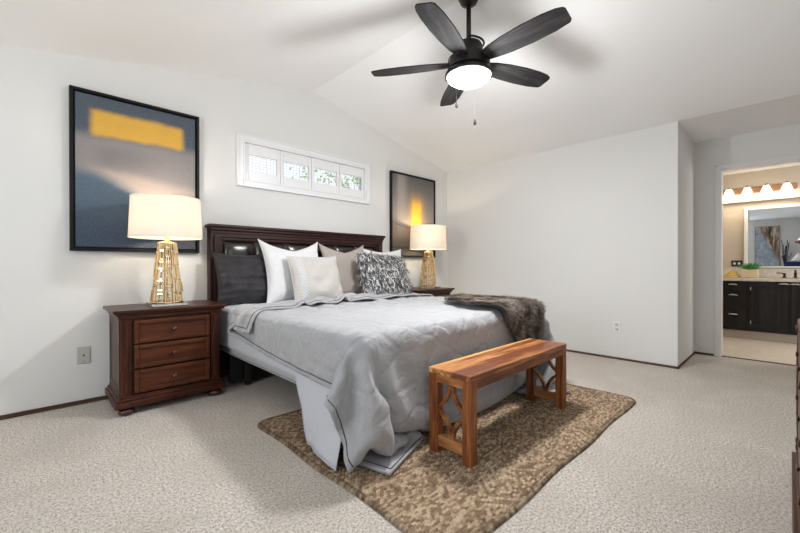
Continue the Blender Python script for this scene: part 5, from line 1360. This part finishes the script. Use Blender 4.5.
def front(kind, y0, y1, z0, z1):
    bm = vb(VX, VX + .022, y0, y1, z0, z1)
    f0 = .05 if kind == 'door' else .0
    if f0:
        for (a, b, c, d) in ((y0 + f0, y0 + f0 + .012, z0 + f0, z1 - f0), (y1 - f0 - .012, y1 - f0, z0 + f0, z1 - f0), (y0 + f0, y1 - f0, z0 + f0, z0 + f0 + .012), (y0 + f0, y1 - f0, z1 - f0 - .012, z1 - f0)):
            box(bm, VX - .007 - ox, VX + .003 - ox, a - oy, b - oy, c, d, .003)
        box(bm, VX - .004 - ox, VX + .003 - ox, y0 + f0 + .03 - oy, y1 - f0 - .03 - oy, z0 + f0 + .03, z1 - f0 - .03, .003)
    return obj(kind, bm, M_vanity, van)
for z0, z1, hz in ((.655, .785, .745), (.415, .645, .600), (.165, .405, .330)):
    for (y0, y1) in ((.405, .80), (-1.15, -.75)):
        d = front('drawer', y0, y1, z0, z1); pull((y0 + y1) / 2 - (.055 if y1 > .7 else 0), hz, d)
for (y0, y1, hy_) in ((.005, .365, .04), (-.36, -.02, -.06), (-.72, -.38, -.66)):
    d = front('door', y0, y1, .165, .785); pull(hy_ + .01, .765, d)
    for z in (.24, .70):
        obj('hinge', vb(VX - .004, VX + .002, (y1 - .004 if hy_ < y1 - .2 else y0), (y1 + .006 if hy_ < y1 - .2 else y0 + .01), z - .02, z + .02, .001), M_nickel, d)
M_counter = N('pale_stone_counter'); M_counter.set(color=M_counter.ramp(M_counter.noise(M_counter.coord(), 25, 4), [(.35, (.58, .53, .47)), (.65, (.70, .66, .60))]), rough=.2)
ct = thing('countertop', 'pale stone countertop and backsplash on the bathroom vanity', 'countertop', (ox, oy, .80))
obj('slab', B(VX - .025 - ox, 7.62 - ox, VY0 - oy, VY1 - oy, .001, .042, .006, 3), M_counter.m, ct)
obj('backsplash', B(7.595 - ox, 7.62 - ox, VY0 - oy, VY1 - oy, .042, .170, .004), M_counter.m, ct)
# basin
bm = bmesh.new(); lathe(bm, [(.20, .045), (.205, .049), (.185, .049), (.15, .046), (.05, .0435), (0, .0432)], 40, cx=7.30 - ox, cy=-.15 - oy)
obj('basin', bm, plain('white_porcelain', (.8, .8, .79), .1), ct, smooth=True)

# bronze faucet with a lever to each side
M_bronze = plain('oil_rubbed_bronze', (.035, .018, .012), .3, .8)
fa = thing('faucet', 'dark bronze bathroom faucet with lever handles', 'faucet', (7.46, -.06, .843))
bm = bmesh.new(); lathe(bm, [(0, 0), (.028, 0), (.028, .006), (.016, .012), (.013, .05), (.018, .06), (.014, .075), (.008, .082), (.011, .09), (0, .098)], 20)
tube(bm, [(0, 0, .06), (-.04, 0, .10), (-.09, 0, .105), (-.12, 0, .085)], [.010, .010, .009, .008], 10)
obj('spout', bm, M_bronze, fa, smooth=True)
for sy in (1, -1):
    bm = bmesh.new(); lathe(bm, [(0, 0), (.026, 0), (.026, .008), (.015, .015), (.012, .045), (.018, .052), (.012, .064), (0, .066)], 18, cy=sy * .105)
    tube(bm, [(0, sy * .105, .058), (-.01, sy * .14, .068), (-.015, sy * .185, .066)], [.008, .007, .006], 8)
    obj('lever_handle', bm, M_bronze, fa, smooth=True)

# folded yellow cloth, planter with succulent
M_yel = fabric('yellow_cloth', (.90, .64, .22), 60, .5)
bm = bmesh.new()
for k in range(4):
    s_w = .10 - k * .018
    lathe(bm, [(0, .0 + k * .017), (s_w * .9, .001 + k * .017), (s_w, .009 + k * .017), (s_w * .9, .017 + k * .017), (0, .0185 + k * .017)], 28)
for v in bm.verts:
    v.co.y *= 1.0; v.co.x *= .7
    v.co.y -= v.co.z * .25
    v.co += Vector((0, 0, .004 * noise.noise(v.co * 30)))
for v in bm.verts: v.co.z = max(0, v.co.z) * 1.35
yt = obj('yellow_towel', bm, M_yel, smooth=True, loc=(7.33, .590, .8435)); tag(yt, 'soft yellow folded washcloth on the bathroom counter', 'towel')
pl = thing('succulent_planter', 'small cream planter with a green succulent on the bathroom counter', 'plant', (7.33, .39, .843))
bm = bmesh.new(); box(bm, -.06, .06, -.088, .088, 0, .11, .008, 3)
obj('pot', bm, plain('cream_ceramic', (.76, .62, .40), .5), pl)
bm = bmesh.new(); rr = random.Random(2)
for k in range(34):
    a_ = k * 2.4; el = .25 + 1.15 * (k / 34); L_ = .15 - .05 * k / 34
    d = Vector((math.cos(a_) * math.cos(el), math.sin(a_) * math.cos(el) * 1.35, math.sin(el)))
    sd = d.cross(Vector((0, 0, 1))).normalized(); nm = sd.cross(d).normalized()
    o_ = Vector((0, 0, .108))
    ring = [o_, o_ + d * L_ * .5 + sd * .02, o_ + d * L_, o_ + d * L_ * .5 - sd * .02]
    tp = bm.verts.new(o_ + d * L_ * .5 + nm * .006); bt = bm.verts.new(o_ + d * L_ * .5 - nm * .006)
    rv = [bm.verts.new(p) for p in ring]
    for i in range(4):
        bm.faces.new((rv[i], rv[(i + 1) % 4], tp)); bm.faces.new((rv[(i + 1) % 4], rv[i], bt))
for v in bm.verts: v.co.z = max(.111, v.co.z)
obj('leaves', bm, plain('succulent_green', (.06, .30, .08), .45), pl)

t = thing('switch_plate', 'black outlet plate with two pale receptacles above the bathroom counter', 'outlet', (BX - .001, .55, 1.045))
obj('plate', B(-.007, 0, -.062, .062, -.045, .045, .003), plain('black_plate', (.02, .02, .022), .4), t)
for y in (-.026, .026): obj('receptacle', B(-.011, -.006, y - .014, y + .014, -.016, .016, .003), M_plate, t)

# mirror
mr = thing('wall_mirror', 'white framed bathroom mirror over the vanity', 'mirror', (BX, -.55, 1.0))
bm = bmesh.new()
my0, my1, mz0, mz1 = -1.02, 1.02, -.018, .875
fwm = .045
box(bm, -.03, -.001, my0, my0 + fwm, mz0, mz1, .006); box(bm, -.03, -.001, my1 - fwm, my1, mz0, mz1, .006)
box(bm, -.03, -.001, my0 + fwm, my1 - fwm, mz0, mz0 + .02, .006); box(bm, -.03, -.001, my0 + fwm, my1 - fwm, mz1 - fwm, mz1, .006)
obj('frame', bm, M_white, mr)
obj('mirror_glass', B(-.012, -.004, my0 + fwm - .005, my1 - fwm + .005, mz0 + .016, mz1 - fwm + .005), plain('silvered_glass', (.60, .62, .63), .01, 1.0), mr)

# vanity light
M_copper = plain('bronze_light_bar', (.42, .24, .15), .35, .7)
vl = thing('vanity_light', 'bronze bar light with white bell shades above the bathroom mirror', 'wall light', (BX - .09, 0, 2.11))
bm = bmesh.new(); box(bm, -.022, 0, -.07, .82, -.045, .045, .02, 4)
obj('backplate', bm, M_copper, vl)
M_bell = N('lit_bell_glass').set(color=(1, .97, .92), rough=.4, emit=(1.0, .86, .66), emits=3).m
for k, y in enumerate((.628, .426, .226, .024)):
    bm = bmesh.new(); lathe(bm, [(0, .062), (.012, .06), (.020, .05), (.026, .035), (0, .035)], 20, cx=-.085, cy=y)
    tube(bm, [(-.01, y, .0), (-.05, y, .03), (-.085, y, .055)], .008, 8)
    cp = obj('shade_arm', bm, M_bronze, vl, smooth=True)
    bm = bmesh.new(); lathe(bm, [(.022, .042), (.038, .018), (.050, -.02), (.066, -.070), (.063, -.070), (.047, -.02), (.035, .018), (.020, .038)], 28, cx=-.085, cy=y)
    obj('bell_shade', bm, M_bell, cp, smooth=True)
    l = bpy.data.lights.new('vanity_bulb', 'POINT'); l.energy = 1.3; l.color = (1, .82, .6); l.shadow_soft_size = .03
    o = bpy.data.objects.new('vanity_bulb', l); C.objects.link(o); o.parent = vl; o.location = (-.085, y, -.11)

# ------------------------------------------------------------------ what the bathroom mirror shows: the far left wall of the bedroom
def blot():
    s = N('blue_rust_abstract_canvas'); v = s.coord(scale=(1, 1.5, 1))
    n1 = s.noise(v, 7, 7, .75, .6); n2 = s.noise(s.coord(scale=(8, 8, 1.5), loc=(3, 1, 2)), 1.5, 5, .65, .5)
    c = s.ramp(n1, [(.32, (.16, .24, .32)), (.5, (.34, .42, .50)), (.62, (.60, .60, .58))])
    c2 = s.ramp(n2, [(.4, (.05, .03, .025)), (.5, (.28, .16, .08)), (.6, (.60, .55, .48))])
    tc = s.n('ShaderNodeTexCoord'); sp = s.n('ShaderNodeSeparateXYZ'); s.l(tc.outputs['Generated'], sp.inputs[0])
    f = s.smooth(s.math('ADD', s.math('MULTIPLY', s.math('SUBTRACT', 1.0, sp.outputs['Y']), .6), s.math('MULTIPLY', sp.outputs['Z'], .6)), .55, .8)
    s.set(color=s.mix(f, c, c2), rough=.7)
    return s.m
t = thing('framed_painting', 'blue and rust abstract painting reflected in the bathroom mirror', 'painting', (XL, .50, .93))
bm = bmesh.new()
for a in ((.004, .04, -.29, -.275, 0, 1.34), (.004, .04, .275, .29, 0, 1.34), (.004, .04, -.275, .275, 0, .015), (.004, .04, -.275, .275, 1.325, 1.34)): box(bm, *a)
obj('frame', bm, plain('thin_gilt_frame', (.35, .25, .12), .4, .6), t)
obj('canvas', B(.006, .034, -.274, .274, .016, 1.324), blot(), t)
t = thing('floor_vase', 'tall dark dried stalks in a floor vase reflected in the bathroom mirror', 'vase', (-1.55, .09, 0))
bm = bmesh.new(); lathe(bm, [(0, 0), (.08, 0), (.11, .12), (.12, .35), (.08, .58), (.05, .66), (.06, .70), (.05, .70), (.04, .66), (0, .64)], 28)
obj('vase_body', bm, plain('dark_glazed_clay', (.04, .04, .05), .3), t, smooth=True)
bm = bmesh.new(); rr = random.Random(9)
for k in range(26):
    a_, b_ = rr.uniform(0, 6.28), rr.uniform(.03, .16); h_k = rr.uniform(1.25, 1.85)
    tube(bm, [(0, 0, .62), (math.cos(a_) * b_ * .4, math.sin(a_) * b_ * .4, 1.1), (math.cos(a_) * b_, math.sin(a_) * b_, h_k)], [.004, .005, .010], 5)
obj('stalks', bm, plain('dried_stalks', (.05, .045, .05), .8), t, smooth=True)
ac = thing('armchair', 'navy armchair back reflected in the bathroom mirror', 'armchair', (-1.25, -.22, 0), 0.0)
M_navy = fabric('navy_velvet', (.02, .03, .12), 200, .2)
obj('seat', B(-.30, .30, -.30, .30, .16, .46, .06, 4), M_navy, ac, angle=50)
obj('backrest', B(-.36, -.20, -.32, .32, .30, 1.12, .07, 4), M_navy, ac, angle=50)
for y in (-.36, .26): obj('armrest', B(-.30, .28, y, y + .10, .2, .64, .04, 4), M_navy, ac, angle=50)
for x in (-.25, .22):
    for y in (-.25, .25):
        bm = bmesh.new(); tube(bm, [(x, y, 0), (x, y, .18)], [.015, .022], 12); obj('leg', bm, M_espresso, ac, smooth=True)

# ------------------------------------------------------------------ dresser at the edge of the frame
DX0, DX1, DF = 1.30, 2.64, -.040
dr = thing('dresser', 'dark wood dresser with round knobs at the edge beside the carpet', 'dresser', ((DX0 + DX1) / 2, DF, 0))
dcx = (DX0 + DX1) / 2
def db(x0, x1, y0, y1, z0, z1, bev=.004, seg=3): return B(x0 - dcx, x1 - dcx, y0, y1, z0, z1, bev, seg)
obj('body', db(DX0, DX1, -.48, 0, .11, .735), M_cherry, dr)
obj('top', db(DX0 - .03, DX1 + .02, -.49, .012, .735, .765, .008), M_cherry, dr)
bm = db(DX0 - .02, DX1 + .02, -.49, .030, .0, .115, .006)
box(bm, DX0 - .01 - dcx, DX1 + .012 - dcx, -.485, .016, .112, .135, .006, 3)
obj('plinth', bm, M_cherry, dr)
bm = bmesh.new(); lathe(bm, [(0, .14), (.018, .14), (.018, .16), (.013, .18), (.016, .30), (.016, .55), (.012, .70), (.018, .715), (.018, .735), (0, .735)], 20, cx=DX1 - .02 - dcx, cy=0)
obj('corner_post', bm, M_cherry_v, dr, smooth=True)
for i in range(2):
    for j in range(3):
        x0 = DX0 + .05 + i * .63; z0 = .15 + j * .192
        d = obj('drawer', db(x0, x0 + .60, -.02, .010, z0, z0 + .18, .004), M_cherry, dr)
        for xk in (x0 + .13, x0 + .47):
            bm = knob_bm(0, 0, 0, .8)
            for v in bm.verts: v.co = Vector((v.co.x + xk - dcx, -v.co.y * .5 + .006, v.co.z + z0 + .09))
            obj('knob', bm, M_knob, d, smooth=True)
# small lamp on the dresser whose shade tip enters the frame
dl = thing('dresser_lamp', 'small lamp with pale flared shade on the dresser', 'lamp', (2.22, -.20, .766))
bm = bmesh.new(); lathe(bm, [(0, 0), (.06, 0), (.06, .012), (.02, .03), (.035, .10), (.03, .18), (.012, .24), (.010, .33), (0, .33)], 24)
obj('base', bm, M_bronze, dl, smooth=True)
bm = bmesh.new(); lathe(bm, [(.182, .352), (.07, .52), (.067, .52), (.179, .352), (.182, .352)], 48)
sh = obj('lamp_shade', bm, plain('pale_flared_shade', (.72, .70, .66), .8), dl, angle=50)
bm = bmesh.new(); tube(bm, [(.181 * math.cos(2 * math.pi * i / 48), .181 * math.sin(2 * math.pi * i / 48), .352) for i in range(48)], .005, 6, closed=True)
obj('trim', bm, plain('brown_trim', (.10, .045, .025), .5), sh, smooth=True)
bm = bmesh.new(); tube(bm, [(0, 0, .33), (0, 0, .52)], .003, 6); tube(bm, [(-.068, 0, .515), (.068, 0, .515)], .0025, 6)
obj('harp', bm, M_bronze, dl, smooth=True)
